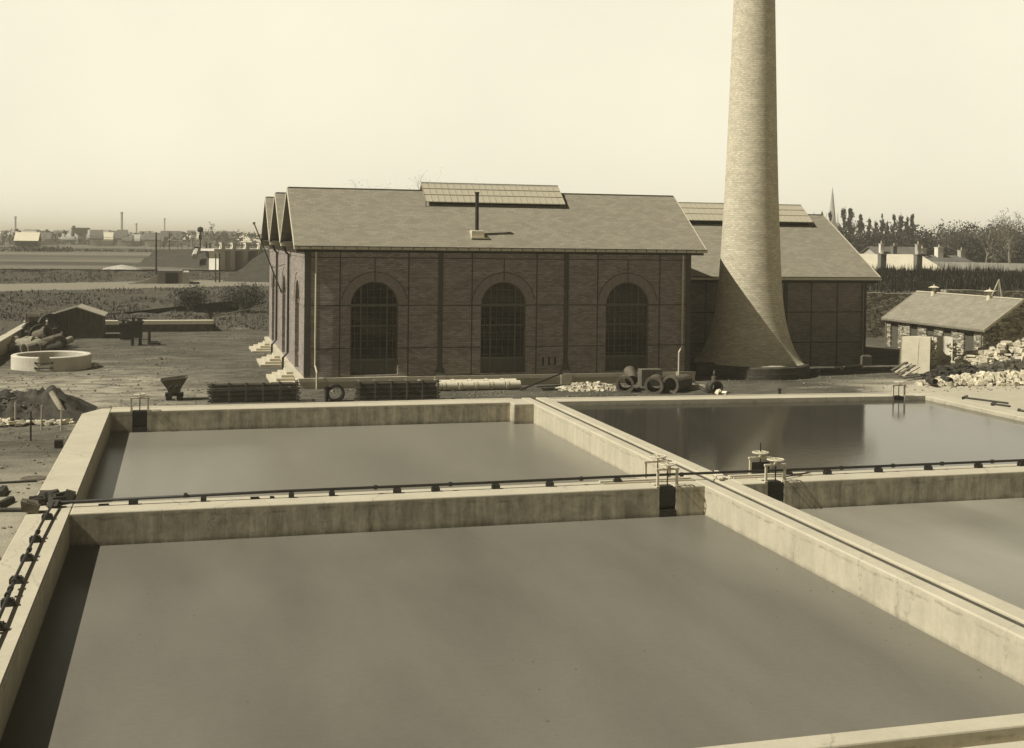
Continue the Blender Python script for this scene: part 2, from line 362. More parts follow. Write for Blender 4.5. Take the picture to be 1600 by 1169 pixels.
def dup(root, loc, rz=0, label=None, sc=None):
    r = root.copy(); COL.objects.link(r); r.location = loc; r.rotation_euler = (0, 0, rz)
    if sc: r.scale = sc if isinstance(sc, tuple) else (sc,)*3
    if label: r['label'] = label
    for ch in list(root.children):
        c = ch.copy(); COL.objects.link(c); c.parent = r
        for g in list(ch.children):
            d = g.copy(); COL.objects.link(d); d.parent = c
    return r
def struct(name, mb, mat, smooth=False): return tag(mb.build(name, mat, smooth=smooth), kind='structure')
def ray(px, py): return fwd+RGT*((px-800)/FPX)-UPV*((py-CYP)/FPX)
def G(px, py, z=0.):
    v = ray(px, py); return CAM+v*((z-8)/v.z)
def YP(px, py, Y):
    v = ray(px, py); return CAM+v*(Y/v.y)
def DP(px, py, D):
    return CAM+ray(px, py)*D
rng = random.Random(7)

# ================================================================== terrain
def lerp(a, b, t): return a+(b-a)*t
def sm(v, a, b):
    t = min(1, max(0, (v-a)/(b-a))); return t
WLX, WLY = -11.3, 104.2        # low retaining walls left of the yard
RTY = 92.0                     # retaining wall right
def hgt(x, y):
    n = noise.noise((x*.09, y*.09, 0))*.10+noise.noise((x*.4, y*.4, 3))*.035
    if x < 30:
        s = y-.55*x
        base = 0.
        if (x < WLX-.2 and y > 60) : base = .88*sm(y, 62, 80)
        if y > WLY+.2: base = .88 if x < 2.5 else .55*sm(s, 104, 110)
        bank = 2.2*sm(s, 114, 137)
        h = max(base, bank) if s < 137 else 2.2
        if s > 137: h = 2.2+1.0*sm(s, 160, 167)
        if y > 167 and s > 160: h = 3.2-.2*sm(y, 168, 172)
        if h > .1 and s < 137: n += noise.noise((x*.7, y*.7, 9))*.22*min(1, h)
        if s > 159 and s < 170: n += noise.noise((x*.6, y*.6, 19))*.25
        if s >= 137 and s <= 159: n *= .3
        if y > 170: n *= .6
        h += n
    else:
        if y < RTY+.3: h = n
        else:
            h = 3.75+1.25*sm(y, RTY, 115) if y < 115 else lerp(5.0, 4.0, sm(y, 115, 119))
            if y > 160: h = lerp(4.0, 3.0, sm(y, 160, 220))
            h += n*2
    # basins are dug out of the yard
    if -3.4 < x < 37.2 and 16.4 < y < 55.9: h = -2.0
    elif -3.9 < x < 38 and 15.5 < y < 57: h = -.02
    # dug soil hollow beside the left wall
    return h
def axis_list(fine, lo, hi, g=1.25):
    xs = sorted(fine); a = list(xs); st = 2.0
    v = xs[0]
    while v > lo: st *= g; v -= st; a.insert(0, v)
    st = 2.0; v = xs[-1]
    while v < hi: st *= g; v += st; a.append(v)
    return a
xs = [-60+i*1.0 for i in range(181)]+[WLX-.25, WLX+.05, -3.9, -3.5, -3.3, 29.98, 30.02, 37.1, 37.3, 37.9, 2.49, 2.52]
ys = [8+i*.8 for i in range(215)]+[15.45, 15.6, 16.3, 16.5, 55.8, 56.0, 56.9, 57.05, WLY+.15, WLY+.25, RTY+.25, RTY+.35, 167, 170]
xs = axis_list(set(xs), -9000, 9000); ys = axis_list(set(ys), -60, 14000)
ys = [y for y in ys if y > -70]
vv = [(x, y, hgt(x, y)) for y in ys for x in xs]; nx = len(xs); ff = []
for j in range(len(ys)-1):
    for i in range(nx-1): ff.append((j*nx+i, j*nx+i+1, (j+1)*nx+i+1, (j+1)*nx+i))
g = MB(); g.v = vv; g.f = ff; struct('ground', g, 'ground', True)

# mounds of earth at the bridge ends
def mound(pts_base, pts_top, seed, label):
    m = MB(); n = len(pts_base); r = random.Random(seed)
    rings = []
    K = 6
    for k in range(K+1):
        t = k/K
        ring = []
        for i in range(n):
            a = Vector(pts_base[i]); b = Vector(pts_top[i]); p = a.lerp(b, t)
            if 0 < k < K: p += Vector((r.uniform(-.12, .12), r.uniform(-.12, .12), r.uniform(-.12, .12)))
            ring.append(p)
        rings.append(ring)
    vs = [p for q in rings for p in q]
    fs = [(k*n+i, k*n+(i+1)%n, (k+1)*n+(i+1)%n, (k+1)*n+i) for k in range(K) for i in range(n)]
    fs.append(tuple(range(K*n, K*n+n)))
    m.add(vs, fs); o = m.build('earth_mound', 'mound'); tag(o, label, kind='structure'); return o
M['mound'] = rough_mat('mound_grass', .06, .3, 1.2, bump=.5)
DM = 195.
def dp(px, py, D): return DP(px, py, D)
mb = [dp(208, 417, DM-6), dp(334, 426, DM-16), dp(338, 419, DM+24), dp(224, 411, DM+24)]
mt = [dp(243, 391, DM), dp(317, 389.5, DM), dp(322, 389, DM+12), dp(247, 390, DM+12)]
mound([(p.x, p.y, 2.8) for p in mb], [tuple(p) for p in mt], 3, '')
mb = [dp(338, 432, 152), dp(520, 440, 150), dp(520, 420, 190), dp(362, 419, 176)]
mt = [dp(420, 388, 165), dp(520, 380, 165), dp(520, 380, 176), dp(424, 388, 176)]
mound([(p.x, p.y, 1.7) for p in mb], [tuple(p) for p in mt], 5, '')

# ================================================================== basins
ZT, ZB, ZW = .30, -1.5, -.63
def concrete_block(m, x0, x1, y0, y1, zt=ZT, zb=ZB, r=.035): m.bevbox((x0, y0, zb), (x1, y1, zt), r)
def wall_thing(name, m, mat, label, cat='wall', group=None, extra=None):
    o = m.build(name, mat); tag(o, label, cat, group); return o
XL, XLo, XA, XB, XC, XD, XR = -2.88, -4.03, 16.03, 16.47, 16.74, 17.29, 36.53
Y0, YM0, YM1, YF = 17.0, 35.3, 36.6, 55.3
YE = 56.4
m = MB()   # left wall with its cut far corner
zt = ZT
outer = [(XLo, 8.0), (XL, 8.0), (XL, YE), (-3.3, YE), (XLo, 54.9)]
n = len(outer); sh = [(XLo+.03, 8.0), (XL-.03, 8.0), (XL-.03, YE-.03), (-3.29, YE-.03), (XLo+.03, 54.9)]
m.add([(x, y, ZB) for x, y in outer]+[(x, y, zt-.035) for x, y in outer]+[(x, y, zt) for x, y in sh],
      [(i, (i+1)%n, n+(i+1)%n, n+i) for i in range(n)]+[(n+i, n+(i+1)%n, 2*n+(i+1)%n, 2*n+i) for i in range(n)]+[tuple(range(2*n, 3*n))])
wall_thing('basin_wall', m, 'concrete', 'broad pale concrete wall along the left edge of both left basins')
M['channel'] = rough_mat('channel_bed', .085, .3, 1.2, bump=.2)
def slotted(x0, x1, y0, y1, slots, side=-1, depth=.5):
    m = MB(); cur = x0
    for a, b in slots:
        concrete_block(m, cur, a, y0, y1)
        if side < 0: concrete_block(m, a, b, y0+depth, y1)
        else: concrete_block(m, a, b, y0, y1-depth)
        cur = b
    concrete_block(m, cur, x1, y0, y1); return m
gA = (G(206, 645, .3).x, G(229.5, 645, .3).x); gB = (G(1031, 762, .3).x, G(1057.5, 761, .3).x)
gD = (G(1194.5, 752, .3).x, G(1220.5, 751, .3).x); gF = (G(1400, 620, .3).x, G(1417.5, 620, .3).x)
wall_thing('basin_wall', slotted(XL, XA, YF, YE, [gA]), 'concrete_dirty', 'stained concrete wall closing the far left basin, a dark sluice near its left end')
m = MB(); concrete_block(m, 15.08, XA, 54.55, YF-.002, ZT+.003)
wall_thing('pier', m, 'concrete_dirty', 'short concrete pier at the right end of the far wall of the left basin', 'pier')
wall_thing('basin_wall', slotted(XL, XA, YM0, YM1, [gB]), 'concrete_dirty', 'streaked concrete cross wall between the near and far left basins, carrying the iron pipe')
wall_thing('basin_wall', slotted(XD, XR, YM0, YM1, [gD]), 'concrete_dirty', 'streaked concrete cross wall between the near and far right basins')
dw = thing('double_wall', (XA, 20, 0), 'pale double concrete wall with a narrow channel, running away between left and right basins', 'wall')
for a, b in ((XA, XB), (XC, XD)): m = MB(); concrete_block(m, a, b, 8, YE+.3, ZT+.002); m.build('wall', 'concrete', dw)
m = MB(); m.box((XB+.002, 8, ZB), (XC-.002, YE+.28, ZT-.07)); m.build('channel', 'channel', dw)
m = MB()   # far right wall (slightly skew)
yl, yr = 55.05, 53.95
def skew(m, x0, x1, dy0, dy1, zt, zb=ZB):
    f = lambda x: yl+(yr-yl)*(x-XD)/(XR-XD)
    m.hexa([(x0, f(x0)+dy0, zb), (x1, f(x1)+dy0, zb), (x1, f(x1)+dy1, zb), (x0, f(x0)+dy1, zb), (x0, f(x0)+dy0, zt), (x1, f(x1)+dy0, zt), (x1, f(x1)+dy1, zt), (x0, f(x0)+dy1, zt)])
skew(m, XD, gF[0], 0, 1.1, ZT); skew(m, gF[0], gF[1], .45, 1.1, ZT); skew(m, gF[1], XR+1.1, 0, 1.1, ZT)
wall_thing('basin_wall', m, 'concrete', 'low pale concrete wall closing the far end of the dark water basin')
m = MB()
concrete_block(m, XL, XA-.4, YE+.35, YE+.6, ZT-.03); wall_thing('kerb', m, 'concrete', 'thin concrete kerb behind the far wall of the left basin', 'kerb')
m = MB(); skew(m, XD, XR, 1.45, 1.7, ZT-.03); wall_thing('kerb', m, 'concrete', 'thin concrete kerb behind the far wall of the right basin', 'kerb')
m = MB(); m.box((XL, YE, ZB), (XA-.4, YE+.35, ZT-.22)); wall_thing('drain_channel', m, 'stone_cut', 'shallow drain behind the far wall of the left basin', 'channel')
m = MB(); skew(m, XD, XR, 1.1, 1.45, ZT-.22); wall_thing('drain_channel', m, 'stone_cut', 'shallow drain behind the far wall of the right basin', 'channel')
m = MB(); concrete_block(m, XR, XR+1.05, 8, 53.9, ZT+.002); wall_thing('basin_wall', m, 'concrete', 'white concrete wall at the far right edge of the dark water basin, beside the sand')
m = MB(); concrete_block(m, XL, XA, Y0-.45, Y0); m.box((XL, Y0-.95, ZB), (XA, Y0-.45, ZT-.3)); concrete_block(m, XL, XA, Y0-1.4, Y0-.95)
wall_thing('basin_wall', m, 'concrete', 'concrete wall with a channel at the near edge of the near left basin, bottom right corner')
m = MB(); concrete_block(m, XD, XR, Y0-.45, Y0); concrete_block(m, XD, XR, Y0-1.4, Y0-.95)
wall_thing('basin_wall', m, 'concrete', 'concrete wall at the near edge of the near right basin')
# small curbs of the groove on top of the cross wall
m = MB(); m.bevbox((12.9, 36.06, ZT), (XA-.02, 36.2, ZT+.05), .01); m.bevbox((12.9, 36.36, ZT), (XA-.02, 36.5, ZT+.05), .01)
tag(m.build('kerb', 'concrete'), 'two slim concrete ridges edging a groove beside the paired handwheels', 'kerb')
m = MB(); m.bevbox((XD+.1, 36.06, ZT), (20.2, 36.2, ZT+.05), .01); m.bevbox((XD+.1, 36.36, ZT), (20.2, 36.5, ZT+.05), .01)
tag(m.build('kerb', 'concrete'), 'two slim concrete ridges on the cross wall right of the double wall', 'kerb')
# water: grids so that ripples shade well
def sheet(x0, x1, y0, y1, z):
    m = MB(); m.add([(x0, y0, z), (x1, y0, z), (x1, y1, z), (x0, y1, z)], [(0, 1, 2, 3)]); return m
struct('water', sheet(XL-.05, XA+.05, Y0-.05, YM0+.55, ZW), 'water_basin')
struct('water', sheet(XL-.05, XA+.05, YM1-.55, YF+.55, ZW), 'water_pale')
struct('water', sheet(XD-.05, XR+.05, Y0-.05, YM0+.55, ZW+.02), 'water_sky_tone')
struct('water', sheet(XD-.05, XR+.05, YM1-.55, 55.55, .10), 'water_clear')

rw = random.Random(8); m = MB()
for k in range(130):
    x = rw.uniform(XL+.2, XA-.1); y = rw.uniform(Y0+.2, YM0-.1) if k % 3 else rw.uniform(YM1+.2, YF-.3); s_ = rw.uniform(.012, .05)
    if rw.random() < .4: x = XA-.08-abs(rw.gauss(0, .5)); 
    a = rw.uniform(0, 3.14); c, d = math.cos(a)*s_, math.sin(a)*s_; m.add([(x-c, y-d, ZW+.004), (x+d*.5, y-c*.5, ZW+.004), (x+c, y+d, ZW+.006), (x-d*.5, y+c*.5, ZW+.004)], [(0, 1, 2, 3)])
tag(m.build('floating_bits', 'rock_dark'), 'tiny floating bits on the still murky water', kind='stuff')
# ------------------------------------------------------------------ sluice gates
def sluice(x0, x1, yf, s, label, up=0., zt=ZT, hh=.52, spindle=.25, recess=True, wheel=.26):
    """frame astride a slot; s = -1 gate on the camera side, +1 on the far side"""
    xc = (x0+x1)/2; t = thing('sluice_gate', (xc, yf, zt), label, 'sluice gate', 'hand wheel sluices on the basin walls')
    for x in (x0-.04, x1+.04):
        m = MB(); m.box((x-.035, yf-.03-s*.0, zt), (x+.035, yf+.03, zt+hh)); m.box((x-.055, yf-.05, zt), (x+.055, yf+.05, zt+.03)); m.build('post', 'gutter', t)
    m = MB(); m.box((x0-.1, yf-.04, zt+hh), (x1+.1, yf+.04, zt+hh+.06)); m.build('crossbar', 'gutter', t)
    m = MB(); m.cyl((xc, yf, zt-.25), (xc, yf, zt+hh+spindle+up), .022, n=8); m.build('spindle', 'iron', t)
    m = MB(); m.torus((xc, yf, zt+hh+.2), wheel, .024, n=24); m.cyl((xc, yf, zt+hh+.06), (xc, yf, zt+hh+.23), .05, n=10)
    for k in range(3):
        a = k*math.pi/3+.3; m.cyl((xc-math.cos(a)*wheel, yf-math.sin(a)*wheel, zt+hh+.2), (xc+math.cos(a)*wheel, yf+math.sin(a)*wheel, zt+hh+.2), .014, n=6)
    m.build('handwheel', 'gutter', t)
    m = MB(); m.box((x0+.01, yf-.02, -.32+up), (x1-.01, yf+.025, zt-.02+up)); m.box((x0+.01, yf-.045, zt-.1+up), (x1-.01, yf-.02, zt-.05+up))
    m.box((x0+.01, yf-.045, -.1+up), (x1-.01, yf-.02, -.05+up)); m.build('gate_plate', 'iron', t)
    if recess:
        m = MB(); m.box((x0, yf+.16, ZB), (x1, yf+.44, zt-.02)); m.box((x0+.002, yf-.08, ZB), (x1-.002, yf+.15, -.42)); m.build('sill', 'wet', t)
    return t
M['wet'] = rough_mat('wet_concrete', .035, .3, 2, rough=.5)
sluice(gA[0], gA[1], YF+.05, -1, 'sluice with a pale handwheel and dark opening near the left end of the far wall', wheel=.22)
sluice(gB[0], gB[1], YM0+.05, -1, 'nearer of the paired sluices left of the double wall, above a dark recess')
sluice(14.6, 15.35, YM1+.05, 1, 'farther of the paired sluices left of the double wall, partly behind the nearer frame', recess=False)
sluice(gD[0], gD[1], YM0+.05, -1, 'nearer of the two sluices right of the double wall, dark gate in its slot')
sluice(18.3, 18.95, YM1+.05, 1, 'farther sluice right of the double wall, raised plate and tall spindle over the dark water', up=.42, recess=False, spindle=.1)
fy = yl+(yr-yl)*((gF[0]+gF[1])/2-XD)/(XR-XD)
sluice(gF[0], gF[1], fy+.05, -1, 'small sluice at the far right corner of the dark water basin', wheel=.24)

# ------------------------------------------------------------------ iron pipes on the walls
PZ = .50
t = thing('iron_pipe', (-2.6, 36.15, ZT), 'long thin dark iron pipe running along the cross walls over both basins', 'pipe')
m = MB(); m.tube([(-3.35, 36.15, PZ-.05), (3, 36.15, PZ), (9, 36.15, PZ), (14, 36.15, PZ+.02), (22, 36.15, PZ), (30, 36.15, PZ), (36.6, 36.15, PZ)], .043, 10); m.build('pipe', 'iron', t, True)
for x in (.2, 5.7, 8.0, 12.2, 15.6, 21.35, 23.3, 25.2, 27.2, 30.0, 33.0):
    m = MB(); m.cyl((x-.05, 36.15, PZ), (x+.05, 36.15, PZ), .07, n=10); m.build('pipe_joint', 'iron', t)
px_sup = [(-1.24, 0), (.70, 0), (3.21, 0), (4.4, 0), (6.36, 1), (7.54, 1), (9.43, 1), (11.17, 1), (13.42, 1), (19.4, 1), (20.83, 1), (22.75, 1), (24.67, 1), (26.65, 1), (28.39, 1), (30.4, 1), (32.6, 1)]
PLACE = ['leftmost on the cross wall, near the stones', 'second from the left end of the cross wall', 'third from the left on the cross wall', 'fourth from the left on the cross wall', 'fifth from the left on the cross wall',
 'sixth from the left on the cross wall', 'seventh from the left', 'second to the left of the paired handwheels', 'just left of the paired handwheels',
 'behind the right hand sluice frame', 'first clear of the sluices right of the double wall', 'second right of the sluices', 'third right of the sluices', 'fourth right of the sluices', 'at the right edge of the picture',
 'beyond the right edge of the picture', 'farthest right on the cross wall']
sup0 = None
def support(loc, label, big=1):
    global sup0
    if sup0 is None:
        t = thing('pipe_support', loc, label, 'pipe support', 'dark blocks carrying the iron pipes'); x, y, z = loc
        m = MB(); m.bevbox((x-.13, y-.07, z), (x+.13, y+.09, z+.13), .02); m.build('block', 'iron', t)
        m = MB(); m.bevbox((x-.10, y-.05, z+.13), (x+.10, y+.07, z+.165), .01); m.build('saddle', 'rust_dark', t)
        sup0 = t; return t
    return dup(sup0, loc, rng.uniform(-.15, .15), label, (big, 1, 1))
for (x, k), pl in zip(px_sup, PLACE): support((x, 36.15, ZT), 'dark block under the iron pipe, '+pl, .62 if k == 0 else .95)
t = thing('iron_pipe', (-3.4, 36.0, ZT), 'jointed dark iron pipe lying along the top of the left wall', 'pipe')
lp = [(-3.36, 36.0), (-3.40, 34.7), (-3.43, 32.2), (-3.42, 30.4), (-3.42, 28.5), (-3.38, 26.8), (-3.36, 25.2), (-3.36, 22.5), (-3.36, 19.0)]
m = MB(); m.tube([(x, y, PZ-.02) for x, y in lp], .038, 10); m.build('pipe', 'iron', t, True)
for y in (32.55, 30.75, 28.0, 27.45, 27.0, 25.0):
    m = MB(); m.cyl((-3.41, y-.08, PZ-.02), (-3.41, y+.08, PZ-.02), .062, n=10); m.build('pipe_joint', 'iron', t)
for (x, y), pl in zip(lp[1:], ['first from the stones', 'second from the stones', 'third from the stones', 'fourth from the stones', 'beside a pipe joint, fifth from the stones', 'at the left edge of the picture', 'beyond the picture edge', 'nearest the camera']):
    support((x, y, ZT), 'dark block under the left wall pipe, '+pl, 1.1)
# dark stones in the corner
for i, (px, py, sx, sy, sz, lb) in enumerate([(75, 781, .62, .35, .26, 'long dark stone lying at the back of the wall corner'), (58, 789, .5, .35, .25, 'rounded dark stone left of the pipe bend'),
        (47, 801, .48, .5, .32, 'brownish stone at the outer edge of the left wall'), (96, 786, .75, .4, .3, 'large dark lump lying against the pipe bend'), (84, 793, .35, .28, .2, 'small dark block under the pipe bend')]):
    p = G(px, py, ZT); r2 = random.Random(i+11); m = MB(); m.stone((p.x, p.y, ZT+sz*.5), sx, sy, sz, r2); m.stone((p.x+.06, p.y, ZT+sz*.55), sx*.75, sy*.8, sz, r2)
    if i == 3: m.stone((p.x+.22, p.y+.02, ZT+sz*.7), .4, .3, .28, r2)
    tag(m.build('stone', 'rust' if i == 2 else 'rust_dark'), lb, 'stone', 'stones at the corner of the cross wall')
for i, (px, py, sx) in enumerate([(162, 790, .28), (291, 777, .2), (398, 779, .25), (425, 778, .12)]):
    p = G(px, py, ZT); m = MB(); m.bevbox((p.x-sx/2, p.y-.06, ZT), (p.x+sx/2, p.y+.05, ZT+.05), .01)
    tag(m.build('wood_block', 'rust_dark'), ['long flat dark block on the cross wall left of the first support', 'thin chip lying on the cross wall after the first support', 'flat block on the cross wall right of the third support', 'tiny chip on the cross wall right of the flat block'][i], 'block')
# planks by the double wall
for i, (a, b, w_, lb) in enumerate([((1113, 742), (1127, 752), .13, 'pale plank laid across the double wall by the pipe'), ((1119, 740), (1131, 750), .13, 'second pale plank across the double wall, right of the first'),
                                ((1224, 749), (1266, 741), .05, 'thin dark rod lying right of the sluice frame on the cross wall')]):
    p = G(*a, ZT); q = G(*b, ZT); d = (q-p).normalized(); s = Vector((-d.y, d.x, 0))*w_/2; z0, z1 = ZT+.055, ZT+.055+(.05 if w_ > .1 else .03)
    m = MB(); m.hexa([tuple(v[:2])+(z0,) for v in (p-s, q-s, q+s, p+s)]+[tuple(v[:2])+(z1,) for v in (p-s, q-s, q+s, p+s)])
    tag(m.build('plank' if w_ > .1 else 'rod', 'white_paint' if w_ > .1 else 'iron'), lb, 'plank' if w_ > .1 else 'rod')
for i, (px, py, l) in enumerate([(1505, 623, .9), (1550, 633, .35), (1590, 643, .3)]):
    p = G(px, py, ZT); m = MB(); m.stone((p.x+.1, p.y, ZT+.06), l*.5, .3, .14, rng); m.cyl((p.x, p.y, ZT+.06), (p.x+l, p.y-l*2.5, ZT+.05), .05, n=8)
    tag(m.build('iron_fitting', 'rust_dark'), ['dark rod and lump on the far right wall of the water basin, farthest one', 'middle dark fitting on the far right basin wall', 'nearest dark fitting on the far right basin wall at the picture edge'][i], 'fitting')

# ================================================================== engine halls
HX0, HX1, HY0 = 6.3, 28.05, 64.2
PL = .58
def arch_wall(m, P, u0, u1, z0, z1, arches, dep=.35, nseg=18):
    cur = u0
    def quad(a, b, c, d): m.add([a, b, c, d], [(0, 1, 2, 3)])
    def cellrect(a, b, za, zb): quad(P(a, za, 0), P(b, za, 0), P(b, zb, 0), P(a, zb, 0)); quad(P(b, za, dep), P(a, za, dep), P(a, zb, dep), P(b, zb, dep))
    for uc, r, zb, zs in arches:
        cellrect(cur, uc-r, z0, z1)
        if zb > z0: cellrect(uc-r, uc+r, z0, zb); quad(P(uc-r, zb, 0), P(uc+r, zb, 0), P(uc+r, zb, dep), P(uc-r, zb, dep))
        for s in (-1, 1): quad(P(uc+s*r, zb, 0), P(uc+s*r, zs, 0), P(uc+s*r, zs, dep), P(uc+s*r, zb, dep))
        pr = (uc-r, zs)
        for k in range(1, nseg+1):
            a = math.pi-math.pi*k/nseg; q = (uc+r*math.cos(a), zs+r*math.sin(a))
            quad(P(pr[0], pr[1], 0), P(q[0], q[1], 0), P(q[0], z1, 0), P(pr[0], z1, 0))
            quad(P(pr[0], pr[1], 0), P(q[0], q[1], 0), P(q[0], q[1], dep), P(pr[0], pr[1], dep))
            pr = q
        cur = uc+r
    cellrect(cur, u1, z0, z1)
def arch_ring(m, P, uc, zs, ra, rb, d0, d1, n=20, a0=0, a1=math.pi):
    vs = []; fs = []
    for k in range(n+1):
        a = a0+(a1-a0)*k/n
        for r, d in ((ra, d0), (rb, d0), (rb, d1), (ra, d1)): vs.append(P(uc+r*math.cos(a), zs+r*math.sin(a), d))
    for k in range(n):
        for j in range(4): fs.append((k*4+j, k*4+(j+1)%4, (k+1)*4+(j+1)%4, (k+1)*4+j))
    fs += [(0, 1, 2, 3), (n*4+3, n*4+2, n*4+1, n*4)]
    m.add(vs, fs)
def pbox(m, P, u0, u1, z0, z1, d0, d1):
    m.hexa([P(u0, z0, d0), P(u1, z0, d0), P(u1, z0, d1), P(u0, z0, d1), P(u0, z1, d0), P(u1, z1, d0), P(u1, z1, d1), P(u0, z1, d1)])
def make_window(P, uc, r, zb, zs, parent, name='window', d=.22):
    fr = MB()
    arch_ring(fr, P, uc, zs, r-.07, r-.002, d-.04, d+.04)
    for s in (-1, 1): pbox(fr, P, uc+s*(r-.036)-.034, uc+s*(r-.036)+.034, zb, zs, d-.04, d+.04)
    pbox(fr, P, uc-r, uc+r, zs-.07, zs+.07, d-.09, d+.05)
    pbox(fr, P, uc-r, uc+r, zs-1.14, zs-1.06, d-.06, d+.04)
    pbox(fr, P, uc-r, uc+r, zb+.74, zb+.86, d-.07, d+.04)
    for s in (-1, 1):
        top = zs+math.sqrt(r*r-.7*.7)-.03
        pbox(fr, P, uc+s*.7-.035, uc+s*.7+.035, zb, top, d-.055, d+.035)
    f = fr.build(name, 'iron_frame', parent)
    gl = MB()
    pts = [P(uc-r+.01, zb+.8, d+.01), P(uc+r-.01, zb+.8, d+.01)]+[P(uc+(r-.01)*math.cos(math.pi*k/20), zs+(r-.01)*math.sin(math.pi*k/20), d+.01) for k in range(21)]
    gl.add(pts, [tuple(range(len(pts)))]); gl.build('pane', 'glass', f)
    b = MB()
    for u in (-1.02, -.35, 0, .35, 1.02):
        top = zs+math.sqrt(max(0, r*r-u*u))-.04; pbox(b, P, uc+u-.012, uc+u+.012, zb+.86, top, d-.02, d+.008)
    for z in (zs+.42, zs+.85, zs-.38, zs-.75, zs-1.5, zs-1.9, zs-2.3, zs-2.7):
        if z < zb+.95: continue
        hw = r if z < zs else math.sqrt(max(.01, r*r-(z-zs)**2)); pbox(b, P, uc-hw+.03, uc+hw-.03, z-.012, z+.012, d-.022, d+.006)
    b.build('glazing_bars', 'iron_frame', f)
    pn = MB(); pbox(pn, P, uc-r+.05, uc+r-.05, zb, zb+.76, d-.01, d+.03)
    for u in (-1.0, -.35, .35, 1.0): pbox(pn, P, uc+u-.2, uc+u+.2, zb+.12, zb+.66, d-.025, d-.01)
    pn.build('panel', 'door', f)
    return f
hall = thing('engine_hall', (HX0, HY0, 0), 'large brick hall with three parallel slate roofs and tall arched windows', 'building')
Pf = lambda u, z, d: (u, HY0+d, z)
Ps = lambda u, z, d: (HX0+d, u, z)
arches = [(9.97, 1.28, .68, 4.38), (17.07, 1.28, .68, 4.38), (24.27, 1.28, .68, 4.38)]
ridges = [68.6, 77.6, 86.6]; valleys = [73.1, 82.1, 91.1]
m = MB(); arch_wall(m, Pf, HX0, HX1, PL-.02, 7.55, arches); 
dor = [(68.6, 1.2, PL, 4.38), (77.6, 1.2, PL, 4.38), (86.6, 1.2, PL, 4.38)]
arch_wall(m, Ps, HY0+.36, 91.0, PL-.02, 7.6, dor)
m.box((HX0+.02, HY0+.02, PL), (HX0+.34, HY0+.35, 7.5))
m.box((HX1-.35, HY0+.36, 0), (HX1, 91.0, 7.5)); m.box((HX0, 90.7, 0), (HX1, 91.0, 7.5))
m.build('wall', 'brick', hall)
for ry in ridges:                       # inner floor, pediments, roofs
    m = MB(); x = HX1-.15; m.add([(x, ry-4.4, 7.5), (x, ry+4.4, 7.5), (x, ry, 10.4)], [(0, 1, 2)]); m.add([(x-.2, ry-4.4, 7.5), (x-.2, ry+4.4, 7.5), (x-.2, ry, 10.4)], [(2, 1, 0)]); m.build('gable_wall', 'brick', hall)
m = MB(); m.box((HX0+.3, HY0+.3, .1), (HX1-.3, 90.8, PL+.05)); m.build('floor', 'stone_cut', hall)
for k in range(5):                      # dark machinery bulks standing inside, seen dimly through the glass
    m = MB(); m.box((8.2+k*4.0, 70, .64), (10.4+k*4.0, 71.4, 2.4)); m.cyl((9.3+k*4, 69.6, 2.2), (9.3+k*4, 71.8, 2.2), 1.1, n=20); m.build('machine', 'rust_dark', hall)
m = MB()                                # plinth
for a, b in ((HX0-.25, HX1+.28),):
    m.box((a, HY0-.16, -.3), (b, HY0+.02, PL-.2)); m.box((a-.04, HY0-.22, PL-.2), (b+.04, HY0+.04, PL))
m.box((HX0-.25, HY0+.02, -.3), (HX0+.02, 91.2, PL-.2)); m.box((HX0-.29, HY0+.04, PL-.2), (HX0+.02, 91.2, PL))
for x, wdt in ((13.54, .32), (20.64, .32), (27.75, .55)): m.box((x-wdt, HY0-.3, -.3), (x+wdt, HY0-.22, PL+.01))
m.hexa([(HX0-.9, HY0+.1, -.1), (HX0-.25, HY0+.1, -.1), (HX0-.25, HY0+.55, -.1), (HX0-.9, HY0+.55, -.1), (HX0-.3, HY0+.1, PL-.02), (HX0-.25, HY0+.1, PL-.02), (HX0-.25, HY0+.55, PL-.02), (HX0-.3, HY0+.55, PL-.02)])
m.build('plinth', 'stone_step', hall)
m = MB()                                # iron framing on front and side
for z in (6.91, 4.38, 2.1):
    cur = HX0
    for uc, r, zb, zs in arches:
        if zb < z < zs+.05: pbox(m, Pf, cur, uc-r-.002, z-.03, z+.03, -.02, .01); cur = uc+r+.002
    pbox(m, Pf, cur, HX1, z-.03, z+.03, -.02, .01)
for u in (8.13, 11.79, 15.28, 18.94, 22.48, 26.19): pbox(m, Pf, u-.032, u+.032, PL, 7.35, -.024, .01)
for uc, r, zb, zs in arches:
    pbox(m, Pf, uc-.028, uc+.028, zs+1.30, 6.9, -.018, .01); arch_ring(m, Pf, uc, zs, 1.76, 1.80, -.02, .01, 24, .06*math.pi, .94*math.pi)
for u in (13.54, 20.64):
    pbox(m, Pf, u-.13, u+.13, .95, 7.45, -.05, .01)
    m.hexa([(u-.28, HY0-.2, PL), (u+.28, HY0-.2, PL), (u+.28, HY0, PL), (u-.28, HY0, PL), (u-.13, HY0-.05, 1.15), (u+.13, HY0-.05, 1.15), (u+.13, HY0, 1.15), (u-.13, HY0, 1.15)])
pbox(m, Pf, HX0-.02, HX0+.30, PL, 7.45, -.04, .0); pbox(m, Pf, HX1-.26, HX1+.03, PL, 7.45, -.05, .0)
m.build('iron_frame', 'joint', hall)
m = MB()
for z in (6.95, 4.38): 
    cur = HY0+.3
    for uc, r, zb, zs in dor:
        if z < 5: pbox(m, Ps, cur, uc-r-.002, z-.035, z+.035, -.03, .01); cur = uc+r+.002
    pbox(m, Ps, cur, 91.0, z-.035, z+.035, -.03, .01)
for uc, r, zb, zs in dor: arch_ring(m, Ps, uc, zs, 1.62, 1.68, -.03, .01, 20)
m.build('iron_frame', 'brick', hall)
